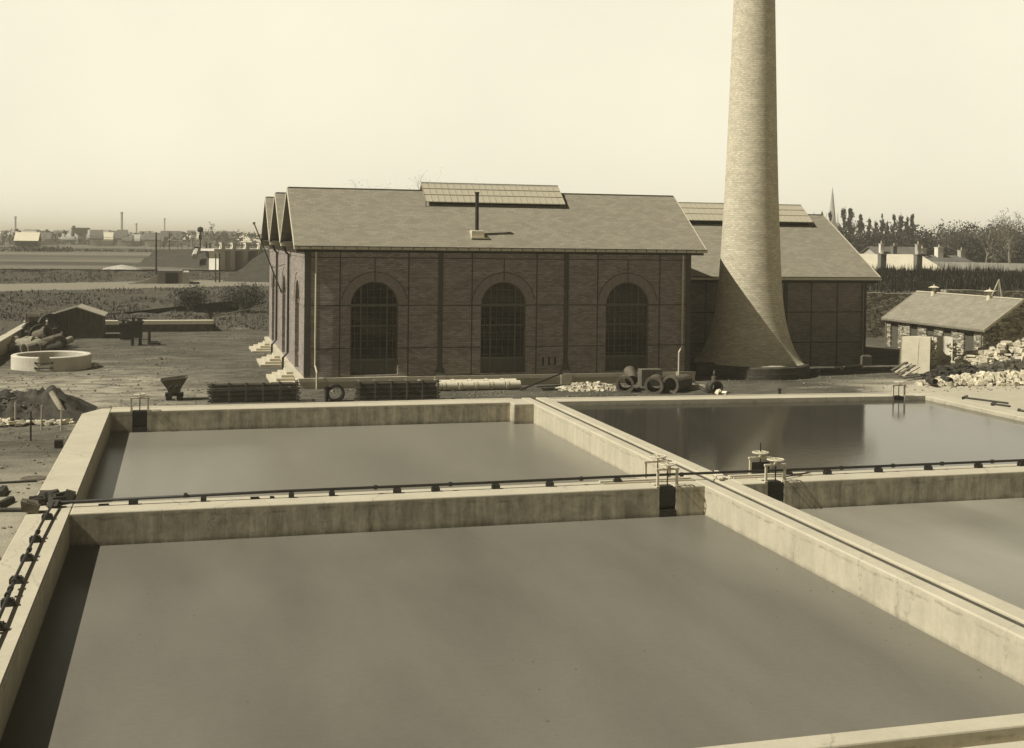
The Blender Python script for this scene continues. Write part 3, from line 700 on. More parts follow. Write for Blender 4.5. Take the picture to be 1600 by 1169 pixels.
for uc, r, zb, zs in arches:
    a = MB(); arch_ring(a, Pf, uc, zs, r+.001, 1.74, -.012, .005, 24); a.build('arch', 'arch_brick', hall)
    make_window(Pf, uc, r, zb, zs, hall)
for uc, r, zb, zs in dor: make_window(Ps, uc, r, zb, zs, hall, 'door')
for u in (19.35, 19.7, 20.04): m = MB(); pbox(m, Pf, u-.045, u+.045, 1.05, 1.5, -.014, .0); m.build('air_slot', 'opening_shade', hall)
RX0, RX1 = 5.7, 28.8
zr = 10.72; sl = (10.72-7.52)/(68.6-63.75)
for i, ry in enumerate(ridges):
    ya = 63.75 if i == 0 else valleys[i-1]; yb = valleys[i]+(.5 if i == 2 else 0)
    za = zr-sl*(ry-ya); zb_ = zr-sl*(yb-ry); th = .13
    m = MB()
    for y, z in ((ya, za), (yb, zb_)):
        p = [(RX0, y, z), (RX1, y, z), (RX1, ry, zr), (RX0, ry, zr)]
        if y > ry: p = [p[1], p[0], p[3], p[2]]
        m.add(p+[(a, b, c-th) for a, b, c in p], [(0, 1, 2, 3), (7, 6, 5, 4), (0, 4, 5, 1), (1, 5, 6, 2), (3, 2, 6, 7), (0, 3, 7, 4)])
    m.build('roof', 'slate', hall)
    m = MB(); m.box((RX0+.05, ry-.07, zr-.02), (RX1-.05, ry+.07, zr+.035)); m.build('ridge_cap', 'zinc_dark', hall)
    m = MB(); m.add([(HX0-.05, ry-4.45, 7.62), (HX0-.05, ry+4.45, 7.62), (HX0-.05, ry, 10.55)], [(2, 1, 0)]); m.add([(HX0+.1, ry-4.45, 7.62), (HX0+.1, ry+4.45, 7.62), (HX0+.1, ry, 10.55)], [(0, 1, 2)])
    m.box((HX0-.5, ry-4.45, 7.62), (HX0+.1, ry+4.45, 7.7)); m.build('pediment', 'wood_dark', hall)
    for X0, nm in ((RX0-.04, 'bargeboard'), (RX1, 'bargeboard')):
        m = MB()
        for y, z in ((ya, za), (yb, zb_)):
            m.hexa([(X0, y, z-.2), (X0+.04, y, z-.2), (X0+.04, ry, zr-.2), (X0, ry, zr-.2), (X0, y, z+.02), (X0+.04, y, z+.02), (X0+.04, ry, zr+.02), (X0, ry, zr+.02)])
        m.build(nm, 'gutter', hall)
m = MB(); m.box((RX0-.02, 63.58, 7.34), (RX1+.02, 63.74, 7.47)); m.box((RX0, 63.742, 7.36), (RX1, 63.80, 7.44))
m.build('gutter', 'gutter', hall)
m = MB(); m.box((RX0, 63.56, 7.474), (RX1, 63.64, 7.52)); 
for k in range(38): m.box((5.9+k*.6, 63.54, 7.36), (5.93+k*.6, 63.578, 7.5))
m.build('gutter_bracket', 'iron', hall)
m = MB(); m.box((RX0+.1, 63.82, 7.2), (RX1-.1, HY0-.06, 7.33)); m.build('soffit', 'wood_dark', hall)
def downpipe(x, y, z1, parent, mat='gutter', kink=1.0, dx=0, dy=0, r=.05):
    m = MB(); m.tube([(x, y, z1), (x, y, 2.2), (x, y, kink+.35), (x+dx, y+dy, kink), (x+dx, y+dy, -.02)], r, 8); m.build('downpipe', mat, parent)
downpipe(6.85, HY0-.12, 7.4, hall, dx=.07, dy=-.24, kink=.9)
downpipe(27.55, HY0-.12, 7.4, hall, dx=-.28, dy=-.24, kink=1.7)
for y in (73.1, 82.1):
    m = MB(); m.box((5.72, y-.35, 7.42), (6.3, y+.35, 7.62)); m.build('hopper', 'gutter', hall)
    m = MB(); m.tube([(5.9, y, 7.45), (6.0, y-.02, 7.1), (6.18, y-.05, 6.9), (6.18, y-.05, 1.1), (5.9, y-.15, .8), (5.9, y-.15, 0)], .075, 8); m.build('downpipe', 'iron', hall)
# skylight on the front ridge
def skylight(parent, x0, x1, ry, rz, ya, za, roof_at, n):
    m = MB(); t = .04
    for s in (-1, 1):
        y = ry+s*(ry-ya); p = [(x0, y, za), (x1, y, za), (x1, ry, rz), (x0, ry, rz)]
        if s > 0: p = [p[1], p[0], p[3], p[2]]
        m.add(p+[(a, b, c-t) for a, b, c in p], [(0, 1, 2, 3), (7, 6, 5, 4), (0, 4, 5, 1), (1, 5, 6, 2), (3, 2, 6, 7), (0, 3, 7, 4)])
    sk = m.build('skylight', 'skyglass', parent)
    b = MB()
    for k in range(n+1):
        x = x0+(x1-x0)*k/n; b.hexa([(x-.015, ya, za), (x+.015, ya, za), (x+.015, ry, rz), (x-.015, ry, rz), (x-.015, ya, za+.03), (x+.015, ya, za+.03), (x+.015, ry, rz+.03), (x-.015, ry, rz+.03)])
    for f in (.36, .7): y = ya+(ry-ya)*f; z = za+(rz-za)*f; b.box((x0, y-.015, z+.0), (x1, y+.015, z+.036))
    b.tube([(x0, ry, rz+.05), (x1, ry, rz+.05)], .035, 6); b.build('glazing_bars', 'stone_cut', sk)
    c = MB(); c.box((x0+.3, ya+.25, roof_at-.6), (x1-.25, 2*ry-ya-.25, za+.1)); c.build('curb', 'opening_shade', sk)  # curb coloured near-black as the shaded gap under the glazing
    r = MB()
    for x in (x0+.02, x1-.1): r.cyl((x, ya+.02, roof_at-.35), (x, ya+.02, za), .025, n=6)
    r.build('bracket', 'iron', sk)
skylight(hall, 13.25, 21.45, 68.6, 11.12, 67.15, 10.06, 9.9, 22)
m = MB(); m.cyl((15.66, 64.8, 8.2), (15.64, 64.8, 10.45), .10, n=12); m.cyl((15.64, 64.8, 10.45), (15.64, 64.8, 10.55), .13, n=12); sp = m.build('stovepipe', 'iron', hall)
m = MB(); m.bevbox((15.3, 64.5, 7.98), (16.0, 65.0, 8.45), .05); m.box((15.25, 64.35, 8.0), (16.3, 64.7, 8.06)); m.build('flashing', 'gutter', sp)
# stairs to the side doors
for i, c in enumerate((68.4, 77.4, 86.4)):
    m = MB()
    for k in range(4): m.bevbox((4.75+k*.3, c-1.95+k*.28, k*.145-.02), (HX0-.27, c+1.95-k*.28, (k+1)*.145), .015)
    m.build('steps', 'stone_step', hall)
pole = thing('flagpole', (6.2, 78.9, 4.4), 'slanting thin flagpole leaning out from the side wall of the hall', 'flagpole')
tp = YP(397, 349, 78.0)
m = MB(); m.tube([(6.25, 78.9, 4.4), tuple(tp)], [.05, .035], 8); m.build('pole', 'rust', pole)
m = MB(); m.stone(tuple(tp), .18, .18, .18, rng); m.build('finial', 'rust', pole)
mid = Vector((6.25, 78.9, 4.4)).lerp(tp, .36); m = MB(); m.tube([tuple(mid), (6.3, 77.2, mid.z+.25)], .02, 6); m.build('bracket', 'iron', pole)

# ================================================================== annex
AX0, AX1, AY = 28.3, 43.5, 71.0
ann = thing('boiler_house', (AX0, AY, 0), 'lower brick hall with slate roof and blank panelled wall behind the chimney', 'building')
Pa = lambda u, z, d: (u, AY+d, z)
m = MB(); m.box((AX0, AY, -.2), (AX1, AY+.4, 5.7)); m.box((AX1-.4, AY+.4, -.2), (AX1, 85.0, 5.7)); m.box((AX0, AY+.4, -.2), (AX0+.4, 85, 5.7)); m.box((AX0+.4, 84.6, -.2), (AX1-.4, 85, 5.7))
m.add([(AX1-.1, AY+.1, 5.7), (AX1-.1, 84.9, 5.7), (AX1-.1, 78, 9.6)], [(0, 1, 2)]); m.build('wall', 'brick_annex', ann)
m = MB()
for z in (3.5, 1.53): pbox(m, Pa, AX0, AX1, z-.035, z+.035, -.025, .01)
for u in (30.2, 32.1, 39.54, 41.42): pbox(m, Pa, u-.035, u+.035, 0, 5.5, -.03, .01)
for u in (37.68,): pbox(m, Pa, u-.13, u+.13, 0, 5.5, -.06, .01)
pbox(m, Pa, AX1-.25, AX1+.03, 0, 5.5, -.05, .0); m.build('iron_frame', 'iron', ann)
m = MB()
for s in (-1, 1):
    y = 78+s*7.5; p = [(28.82, y, 5.78), (44.25, y, 5.78), (44.25, 78, 10.0), (28.82, 78, 10.0)]
    if s > 0: p = [p[1], p[0], p[3], p[2]]
    m.add(p+[(a, b, c-.13) for a, b, c in p], [(0, 1, 2, 3), (7, 6, 5, 4), (0, 4, 5, 1), (1, 5, 6, 2), (3, 2, 6, 7), (0, 3, 7, 4)])
m.build('roof', 'slate', ann)
m = MB(); m.box((28.85, 77.93, 9.98), (44.2, 78.07, 10.04)); m.build('ridge_cap', 'zinc_dark', ann)
m = MB(); X0 = 44.25
for s in (-1, 1):
    y = 78+s*7.5; m.hexa([(X0, y, 5.55), (X0+.04, y, 5.55), (X0+.04, 78, 9.8), (X0, 78, 9.8), (X0, y, 5.82), (X0+.04, y, 5.82), (X0+.04, 78, 10.04), (X0, 78, 10.04)])
m.build('bargeboard', 'gutter', ann)
m = MB(); m.box((28.85, 70.33, 5.6), (44.28, 70.49, 5.74)); m.build('gutter', 'gutter', ann)
m = MB(); m.box((28.85, 70.30, 5.745), (44.28, 70.4, 5.8)); m.box((28.9, 70.52, 5.4), (44.1, AY-.065, 5.56)); m.build('soffit', 'wood_dark', ann)
m = MB(); m.tube([(43.25, AY-.12, 5.6), (43.25, AY-.12, .9), (43.3, AY-.3, .5), (43.3, AY-.3, 0)], .06, 8); m.build('downpipe', 'zinc_dark', ann)
skylight(ann, 30.2, 42.5, 78.0, 10.62, 76.3, 9.45, 9.3, 30)
m = MB(); m.bevbox((43.0, AY-.55, -.1), (43.7, AY-.06, .7), .12); m.build('corner_stone', 'rust', ann)

# ================================================================== chimney
chc = (33.3, 67.25)
ch = thing('factory_chimney', (chc[0], chc[1], 0), 'tall tapering round brick chimney with a flared foot beside the hall', 'chimney')
prof = [(3.34, .74), (3.22, .82), (3.06, 1.0), (2.82, 1.35), (2.62, 1.75), (2.45, 2.2), (2.28, 2.8), (2.14, 3.4), (2.03, 4.1), (1.94, 4.9), (1.87, 5.8), (1.80, 6.9), (1.74, 8.2), (1.60, 11), (1.49, 14), (1.40, 17), (1.235, 22.5), (1.12, 26), (1.04, 28.6)]
m = MB(); m.lathe(prof, (chc[0], chc[1], 0), 96); m.build('shaft', 'chimney_brick', ch, True)
m = MB(); m.lathe([(1.04, 28.6), (1.25, 28.9), (1.25, 29.7), (1.1, 29.8), (.85, 29.8), (.85, 27.5)], (chc[0], chc[1], 0), 64); m.build('crown', 'chimney_brick', ch)
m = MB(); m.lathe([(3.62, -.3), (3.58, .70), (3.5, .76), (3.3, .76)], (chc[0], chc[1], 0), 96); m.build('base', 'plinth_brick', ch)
a = math.atan2(YP(1206, 500, 65.2).y-chc[1], YP(1206, 500, 65.2).x-chc[0]); 
m = MB(); c = Vector((chc[0]+2.13*math.cos(-1.05), chc[1]+2.13*math.sin(-1.05), 3.25)); tdir = Vector((-math.sin(-1.05), math.cos(-1.05), 0)); nd = Vector((math.cos(-1.05), math.sin(-1.05), 0))
q = [c-tdir*.11-nd*.1, c+tdir*.11-nd*.1, c+tdir*.11+nd*.05, c-tdir*.11+nd*.05]
m.hexa([tuple(v-Vector((0, 0, .13))) for v in q]+[tuple(v+Vector((0, 0, .13))) for v in q]); m.build('plaque', 'white_paint', ch)

# ================================================================== small outbuilding right
OX, OY0, OY1 = 53.15, 71.9, 83.75
ob = thing('outbuilding', (OX, OY0, 0), 'small rubble stone lean-to with five dark doors and two roof vents', 'building')
doorpx = [(1391, 1403), (1421, 1433.5), (1447, 1459), (1472.5, 1486.5), (1505.5, 1521.5)]
def XPt(px, py, X): v = ray(px, py); return CAM+v*(X/v.x)
dy = sorted([(XPt(b, 530, OX).y, XPt(a, 530, OX).y) for a, b in doorpx])
m = MB(); cur = OY0
for a, b in dy: m.box((OX, cur, -.3), (OX+.4, a, 2.15)); m.box((OX, a, 2.0), (OX+.4, b, 2.15)); cur = b
m.box((OX, cur, -.3), (OX+.4, OY1, 2.15))
for y in (OY0, OY1-.4):
    m.add([(OX+.4, y, -.3), (59, y, -.3), (59, y, 2.0), (56.1, y, 4.1), (OX+.4, y, 2.25), (OX+.4, y+.4, -.3), (59, y+.4, -.3), (59, y+.4, 2.0), (56.1, y+.4, 4.1), (OX+.4, y+.4, 2.25)],
          [(0, 1, 2, 3, 4), (9, 8, 7, 6, 5), (1, 6, 7, 2), (2, 7, 8, 3), (3, 8, 9, 4)])
m.box((58.6, OY0+.4, -.3), (59, OY1-.4, 2.0))
m.build('wall', 'rubble_wall', ob)
for a, b in dy:
    m = MB(); m.box((OX+.14, a+.01, -.1), (OX+.2, b-.01, 2.0)); d = m.build('door', 'door', ob)
    m = MB(); m.box((OX+.11, a+.12, 1.0), (OX+.14, a+.18, 1.15)); m.build('handle', 'iron', d)
m = MB(); ya, yb = OY0-.35, OY1+.35
for xa, za in ((OX-.16, 2.2), (59.4, 1.95)):
    p = [(xa, yb, za), (xa, ya, za), (56.1, ya, 4.28), (56.1, yb, 4.28)]
    if xa > 56: p = [p[1], p[0], p[3], p[2]]
    m.add(p+[(a, b, c-.1) for a, b, c in p], [(0, 1, 2, 3), (7, 6, 5, 4), (0, 4, 5, 1), (1, 5, 6, 2), (3, 2, 6, 7), (0, 3, 7, 4)])
m.build('roof', 'slate_small', ob)
m = MB()
for y in (ya-.03, yb): m.hexa([(OX-.19, y, 2.02), (56.1, y, 4.1), (56.1, y+.03, 4.1), (OX-.19, y+.03, 2.02), (OX-.19, y, 2.23), (56.1, y, 4.32), (56.1, y+.03, 4.32), (OX-.19, y+.03, 2.23)])
m.box((56.0, ya, 4.26), (56.2, yb, 4.33)); m.build('bargeboard', 'gutter', ob)
m = MB(); m.box((OX-.24, ya, 2.04), (OX-.165, yb, 2.12)); m.build('gutter', 'zinc_dark', ob)
for y in (OY0+.1, OY1-.05): m = MB(); m.tube([(OX-.2, y, 2.05), (OX-.06, y, 1.9), (OX-.06, y, 0)], .05, 8); m.build('downpipe', 'zinc_dark', ob)
for px, py in ((1460, 462), (1547, 470)):
    p = XPt(px, py, 56.0); y = p.y
    m = MB(); m.cyl((55.85, y, 3.85), (55.95, y, 4.62), .17, .13, n=12); v = m.build('roof_vent', 'gutter', ob)
    m = MB(); m.lathe([(.42, 0), (.3, .05), (.03, .14)], (55.95, y, 4.68), 16); m.cyl((55.95, y, 4.8), (55.95, y, 4.95), .03, n=6); m.build('cap', 'white_paint', v)

# retaining wall and hedge terrace
m = MB()
for i in range(24):
    x = 28+i*3.0; m.box((x, RTY-.35, -.4), (x+3.002 if i < 23 else x+3, RTY+.45, 3.80+.06*math.sin(i*1.7)+(.2 if x > 62 else 0)))
tag(m.build('retaining_wall', 'rubble_wall_tall'), 'tall rubble retaining wall behind the small outbuilding, dark brush above it', 'wall')

# ================================================================== yard objects
def hz(x, y): return hgt(x, y)
def GG(px, py, z=0.): p = G(px, py, z); return p
# cut ring basin
p = G(78, 572, 0); cx, cyy = -7.35, 76.9
t = thing('ring_basin', (cx, cyy, 0), 'low round white concrete ring with a narrow gap facing the camera', 'basin')
ga = math.atan2(G(76, 577).y-cyy, G(76, 577).x-cx)
for a0, a1, nm in ((ga+.14, ga+math.pi, 'half_ring'), (ga+math.pi, ga+2*math.pi-.14, 'half_ring')):
    m = MB(); m.lathe([(2.25, -.1), (2.25, .78), (2.2, .82), (1.95, .82), (1.9, .78), (1.9, -.1)], (cx, cyy, 0), 26, a0, a1)
    for a in (a0, a1):
        if abs(a-ga-math.pi) > .01:
            c, s = math.cos(a), math.sin(a); m.add([(cx+1.9*c, cyy+1.9*s, -.1), (cx+2.25*c, cyy+2.25*s, -.1), (cx+2.25*c, cyy+2.25*s, .82), (cx+1.9*c, cyy+1.9*s, .82)], [(0, 1, 2, 3)])
    m.build(nm, 'plaster', t)
for z in (.5, .2):
    m = MB(); q = [Vector((cx+2.27*math.cos(a), cyy+2.27*math.sin(a), z)) for a in (ga-.2, ga+.2)]; m.cyl(q[0], q[1], .03, n=6)
    for v in q: m.stone(tuple(v), .12, .12, .12, rng)
    m.build('tie_rod', 'iron', t)
p = G(116, 576.5); m = MB(); m.cyl((p.x, p.y-.15, .0), (p.x, p.y-.05, .75), .05, n=6); m.stone((p.x-.1, p.y-.2, .1), .6, .35, .22, rng)
tag(m.build('iron_fitting', 'rust_dark'), 'dark iron fitting leaning on the front of the white ring', 'fitting')
p = G(148, 573); m = MB(); m.stone((p.x, p.y, .12), .55, .3, .25, rng); tag(m.build('stone', 'rock_white'), 'pale stone lying right of the white concrete ring', 'stone')

# low retaining walls of the yard
m = MB(); m.box((WLX-.45, 62, -.2), (WLX+.12, 101.5, .98)); w_ = m.build('retaining_wall', 'concrete', None)
tag(w_, 'low wall with a pale top running back along the left edge, behind the heap of pipes', 'wall')
t = thing('retaining_wall', (-12.0, WLY, 0), 'long low wall with a white coping behind the shed and the dark bins', 'wall')
m = MB(); m.box((-12.0, WLY-.1, -.2), (2.6, WLY+.3, .62)); m.build('wall', 'rust', t)
m = MB(); m.bevbox((-12.1, WLY-.25, .62), (2.7, WLY+.32, .95), .04); m.build('coping', 'white_paint', t)
m = MB(); a = Vector((-7.4, 111.1)); b = Vector((5.6, 122.6)); nseg = 14; d = (b-a).normalized(); s = Vector((d.y, -d.x))
for k in range(nseg):
    p = a.lerp(b, k/nseg); q = a.lerp(b, (k+1)/nseg); h0 = .9+.75*k/nseg; h1 = .9+.75*(k+1)/nseg
    m.hexa([(p.x, p.y, .3), (q.x, q.y, .3), (q.x-s.x*.2, q.y-s.y*.2, .3), (p.x-s.x*.2, p.y-s.y*.2, .3), (p.x, p.y, h0), (q.x, q.y, h1), (q.x-s.x*.2, q.y-s.y*.2, h1), (p.x-s.x*.2, p.y-s.y*.2, h0)])
tag(m.build('shadow_wedge', 'wood_dark'), 'added dark wedge painted as shadow, rising to the right at the foot of the bank', 'fence')  # dark wedge added for the triangle of shadow along the ditch
t = thing('rail_fence', (2.8, 106, .5), 'thin pale rail on posts between the white coping and the hall', 'fence')
pts = [Vector((2.9, 107, 1.15)), Vector((8.5, 116, 1.55))]
m = MB(); m.tube(pts, .035, 6); m.build('rail', 'gutter', t)
for k in range(5): q = pts[0].lerp(pts[1], k/4); m = MB(); m.cyl((q.x, q.y, hgt(q.x, q.y)-.1), (q.x, q.y, q.z), .035, n=6); m.build('post', 'wood', t)

# shed
p0, p1, p2 = G(79, 527), G(109, 529), G(152, 523)
t = thing('shed', (-7.7, 99.5, 0), 'weathered wooden board shed with a low gabled roof', 'shed')
sx0, sx1, sy0, sy1 = -9.7, -5.75, 98.2, 102.2
rg = -7.55
m = MB()
m.add([(sx0, sy0, -.1), (sx1, sy0, -.1), (sx1, sy0, 1.75), (rg, sy0, 2.35), (sx0, sy0, 1.7), (sx0, sy1, -.1), (sx1, sy1, -.1), (sx1, sy1, 1.75), (rg, sy1, 2.35), (sx0, sy1, 1.7)],
      [(0, 1, 2, 3, 4), (9, 8, 7, 6, 5), (1, 6, 7, 2), (0, 4, 9, 5), (2, 7, 8, 3), (3, 8, 9, 4)])
rr = random.Random(3)
for k in range(26):
    x = sx0+(sx1-sx0)*k/26; top = 1.72+(.6*(x-sx0)/(rg-sx0) if x < rg else .6*(sx1-x)/(sx1-rg)); m.box((x+.01, sy0-.03-rr.uniform(0, .02), -.1), (x+.14, sy0, top-.03))
m.build('wall', 'wood', t)
for xa, za in ((sx0-.2, 1.67), (sx1+.2, 1.72)):
    m = MB(); p = [(xa, sy0-.25, za), (rg, sy0-.25, 2.42), (rg, sy1+.2, 2.42), (xa, sy1+.2, za)]
    if xa > rg: p = p[::-1]
    m.add(p+[(a, b, c-.07) for a, b, c in p], [(3, 2, 1, 0), (4, 5, 6, 7), (0, 1, 5, 4), (1, 2, 6, 5), (2, 3, 7, 6), (3, 0, 4, 7)]); m.build('roof', 'wood_pale' if xa > rg else 'wood', t)
m = MB(); m.box((-7.9, sy0-.07, 0), (-6.9, sy0-.035, 1.6)); m.build('door', 'wood', t)

# heap of pipes, left: each pipe its own thing
def pipe_seg(p, q, R, mat, label, group, wall=.14, bell=True, n=16):
    p = Vector(p); q = Vector(q); mid = (p+q)/2
    t = thing('pipe', tuple(mid), label, 'pipe', group)
    m = MB(); m.cyl(p, q, R, n=n, inner=R*(1-wall)); m.build('barrel', mat, t, False)
    if bell:
        d = (q-p).normalized(); m = MB(); m.cyl(p, p+d*R*.7, R*1.22, n=n, inner=R*.95); m.build('socket', mat, t)
    return t
for i in range(6):
    a = G(-2+i*17.5, 549, .0); a.z = .34
    pipe_seg((a.x-.25, a.y-.2, .20), (a.x+.85, a.y+2.3, .62), .24, 'clay', 'clay pipe leaning in the left row, number '+['one, at the picture edge', 'two from the left', 'three from the left', 'four from the left', 'five from the left', 'six, next to the heap'][i], 'pipes in the yard', bell=True)
hp = [((30, 528), .45, (1.0, .2, .1), 0, 'rust'), ((48, 527), .6, (.4, -1, .1), .1, 'rust_dark'), ((62, 530), .62, (.2, -1, 0), 0, 'rust_dark'), ((55, 520), .6, (1, .3, 0), .7, 'rust'),
      ((76, 525), .72, (.35, -1, .05), .35, 'rust_dark'), ((84, 536), .6, (.5, -1, 0), 0, 'rust_dark'), ((60, 545), .38, (1, .7, .2), 0, 'rust'), ((70, 548), .36, (1, .9, .2), .15, 'rust'),
      ((50, 548), .42, (.9, .8, .15), 0, 'clay'), ((82, 548), .34, (1, .3, .2), 0, 'rust_dark'), ((90, 543), .4, (.2, 1, .1), .1, 'rust_dark'), ((40, 541), .4, (1, -.3, .1), 0, 'clay'), ((66, 538), .42, (.8, -.6, .3), .5, 'rust')]
HL = ['pale end of a pipe at the upper left of the heap', 'wide dark pipe open to the camera, left in the heap', 'wide dark pipe beside the first open one in the heap', 'brown pipe lying across the top left of the heap',
      'widest dark pipe mouth at the top right of the heap', 'dark pipe at the right end of the heap', 'brown pipe low in the middle of the heap', 'brown pipe nearest the white ring', 'pale pipe at the lower left of the heap',
      'short dark pipe lowest on the right of the heap', 'dark pipe pointing back at the right of the heap', 'pale stub pipe on the left side of the heap', 'brown pipe slanting across the middle of the heap']
for (pp, R, dr, z, mt), lb in zip(hp, HL):
    a = G(pp[0], pp[1]+6, 0); d = Vector(dr).normalized(); L = .75+R*.5; c = Vector((a.x, a.y, z+R*1.05))
    pipe_seg(c+d*L*.6, c-d*L*.6, R, mt, lb, 'pipes in the yard', wall=.16)
p = G(85, 556); m = MB(); m.tube([(p.x-.5, p.y, 1.0), (p.x, p.y-.2, 1.15), (p.x+.45, p.y-.1, 1.3)], .22, 10); m.torus((p.x+.5, p.y-.1, 1.32), .24, .05, (1, 0, .2))
m.stone((p.x-.4, p.y-.1, .85), .5, .5, .3, rng); tag(m.build('pipe_bend', 'rust'), 'brown pipe bend lying over the rim of the white ring', 'pipe')

# tub wagons
def tub_wagon(loc, sc, label, rz=0):
    x, y, z = loc; t = thing('tip_wagon', loc, label, 'wagon', 'tipping wagons in the yard')
    m = MB(); w0, w1, h0, h1, d0, d1 = .22, .62, .45, 1.02, .42, .52
    o = [(x-w0, y-d0, z+h0), (x+w0, y-d0, z+h0), (x+w0, y+d0, z+h0), (x-w0, y+d0, z+h0), (x-w1, y-d1, z+h1), (x+w1, y-d1, z+h1+.14), (x+w1, y+d1, z+h1+.14), (x-w1, y+d1, z+h1)]
    m.add(o, [(0, 3, 2, 1), (0, 1, 5, 4), (1, 2, 6, 5), (2, 3, 7, 6), (3, 0, 4, 7)])
    i_ = [(a*.0+x+(a-x)*.93, y+(b-y)*.93, c+(.03 if k < 4 else 0)) for k, (a, b, c) in enumerate(o)]
    m.add(i_, [(0, 1, 2, 3), (0, 4, 5, 1), (1, 5, 6, 2), (2, 6, 7, 3), (3, 7, 4, 0)])
    for k in range(4): m.tube([o[4+k], o[4+(k+1)%4]], .025, 6)
    m.build('tub', 'rust', t)
    m = MB(); m.box((x-.38, y-.3, z+.24), (x+.42, y-.22, z+.36)); m.box((x-.38, y+.22, z+.24), (x+.42, y+.3, z+.36)); m.box((x-.42, y-.3, z+.22), (x-.34, y+.3, z+.38)); m.box((x+.36, y-.3, z+.22), (x+.44, y+.3, z+.38))
    m.torus((x-.12, y-.53, z+.66), .11, .03, (0, 1, 0)); m.torus((x+.14, y-.53, z+.66), .11, .03, (0, 1, 0)); m.box((x-.3, y-.5, z+.34), (x-.24, y-.42, z+.6)); m.box((x+.24, y-.5, z+.34), (x+.3, y-.42, z+.6))
    m.build('frame', 'rust_dark', t)
    for sx in (-.24, .26):
        for sy in (-.36, .3): m = MB(); m.cyl((x+sx, y+sy, z+.15), (x+sx, y+sy+.06, z+.15), .15, n=14); m.build('wheel', 'rust_dark', t)
    return t
p = G(272, 626); tub_wagon((p.x, p.y, 0), 1, 'rusty tip wagon standing alone by the far left basin')
for px, py, lb, h in ((197, 530, 'dark skip on the ground, left of the raised bin', .0), (213, 540, 'dark bin raised on two stubby legs beside the skip', .55)):
    p = G(px, py); t = thing('iron_bin', (p.x, p.y, 0), lb, 'bin', 'dark bins before the white coping')
    m = MB(); m.bevbox((p.x-.42, p.y-.4, h+.02), (p.x+.42, p.y+.4, h+1.25), .03); m.box((p.x-.5, p.y-.46, h+1.1), (p.x+.5, p.y+.46, h+1.22)); m.build('bin', 'iron', t)
    m = MB(); m.box((p.x-.3, p.y-.3, h+1.25), (p.x-.1, p.y, h+1.5)); m.box((p.x+.05, p.y-.3, h+1.25), (p.x+.4, p.y, h+1.42)); m.cyl((p.x-.6, p.y-.2, h+1.45), (p.x+.7, p.y-.2, h+1.4), .04, n=6); m.build('lid', 'iron', t)
    if h:
        for s in (-.27, .27): m = MB(); m.cyl((p.x+s, p.y-.2, 0), (p.x+s, p.y-.2, h+.05), .13, .1, n=10); m.build('leg', 'iron', t)
p = G(233, 538); m = MB(); m.cyl((p.x, p.y, -.05), (p.x, p.y, 1.05), .12, .1, n=10); m.stone((p.x+.35, p.y, .08), .9, .5, .25, rng); tag(m.build('bollard', 'iron'), 'dark stubby post standing right of the bins', 'post')

# bundled rods
def rod_stack(x0, x1, y, label, nties):
    t = thing('rod_stack', ((x0+x1)/2, y, 0), label, 'stack', 'stacks of tied rods behind the basin wall'); r2 = random.Random(int(x0*10))
    for k in range(8):
        m = MB()
        for j in range(4): z = .10+k*.112+r2.uniform(-.012, .012); m.box((x0+r2.uniform(-.12, .14), y-.32+j*.2, z), (x1+r2.uniform(-.14, .12), y-.25+j*.2, z+.038))
        m.build('rod_layer', 'rust' if k % 2 else 'rust_dark', t)
    for k in range(nties):
        x = x0+.12+(x1-x0-.24)*k/(nties-1); m = MB(); m.box((x-.03, y-.37, .02), (x+.03, y-.33, 1.0)); m.box((x-.05, y-.36, .97), (x+.05, y+.4, 1.02)); m.build('tie', 'rust', t)
a, b = G(326, 629).x, G(467, 629).x; rod_stack(a, b, 59.3, 'stack of dark tied rods left of the iron ring fitting', 6)
a, b = G(556, 627).x, G(690, 627).x; rod_stack(a, b, 59.0, 'stack of dark tied rods right of the iron ring fitting', 6)
p = G(524, 628); t = thing('ring_fitting', (p.x, p.y, 0), 'short dark iron ring pipe with a flange standing upright', 'pipe')
m = MB(); m.cyl((p.x, p.y-.25, .43), (p.x, p.y+.3, .43), .43, n=28, inner=.33); m.build('ring', 'iron', t)
m = MB(); m.box((p.x-.5, p.y-.25, .0), (p.x-.36, p.y+.3, .8)); m.box((p.x-.5, p.y-.25, .62), (p.x-.2, p.y+.3, .72)); m.build('flange', 'iron', t)
# white pipes
gw = 'white cement pipes laid in two rows'
row = [('back', 6, 652, 807, 602.5, 598), ('front', 6, 665, 813, 607.5, 609.5)]
num = ['first', 'second', 'third', 'fourth', 'fifth', 'last']
for nm, n_, pa, pb, ya, yb in row:
    Yr = 63.0 if nm == 'back' else 62.2
    xa, xb = YP(pa, 600, Yr).x, YP(pb, 600, Yr).x; L = (xb-xa)/n_
    for k in range(n_):
        x0 = xa+k*L; dy_ = rng.uniform(-.04, .04)
        t = thing('cement_pipe', (x0+L/2, Yr+dy_, .25), '%s white pipe from the left in the %s row' % (num[k], nm), 'pipe', gw)
        m = MB(); m.cyl((x0+.03, Yr+dy_, .27), (x0+L-.03, Yr+dy_, .27), .22, n=18, inner=.17); m.build('barrel', 'cement_pipe', t)
        m = MB(); m.cyl((x0+.02, Yr+dy_, .27), (x0+.18, Yr+dy_, .27), .25, n=18, inner=.18); m.build('socket', 'cement_pipe', t)
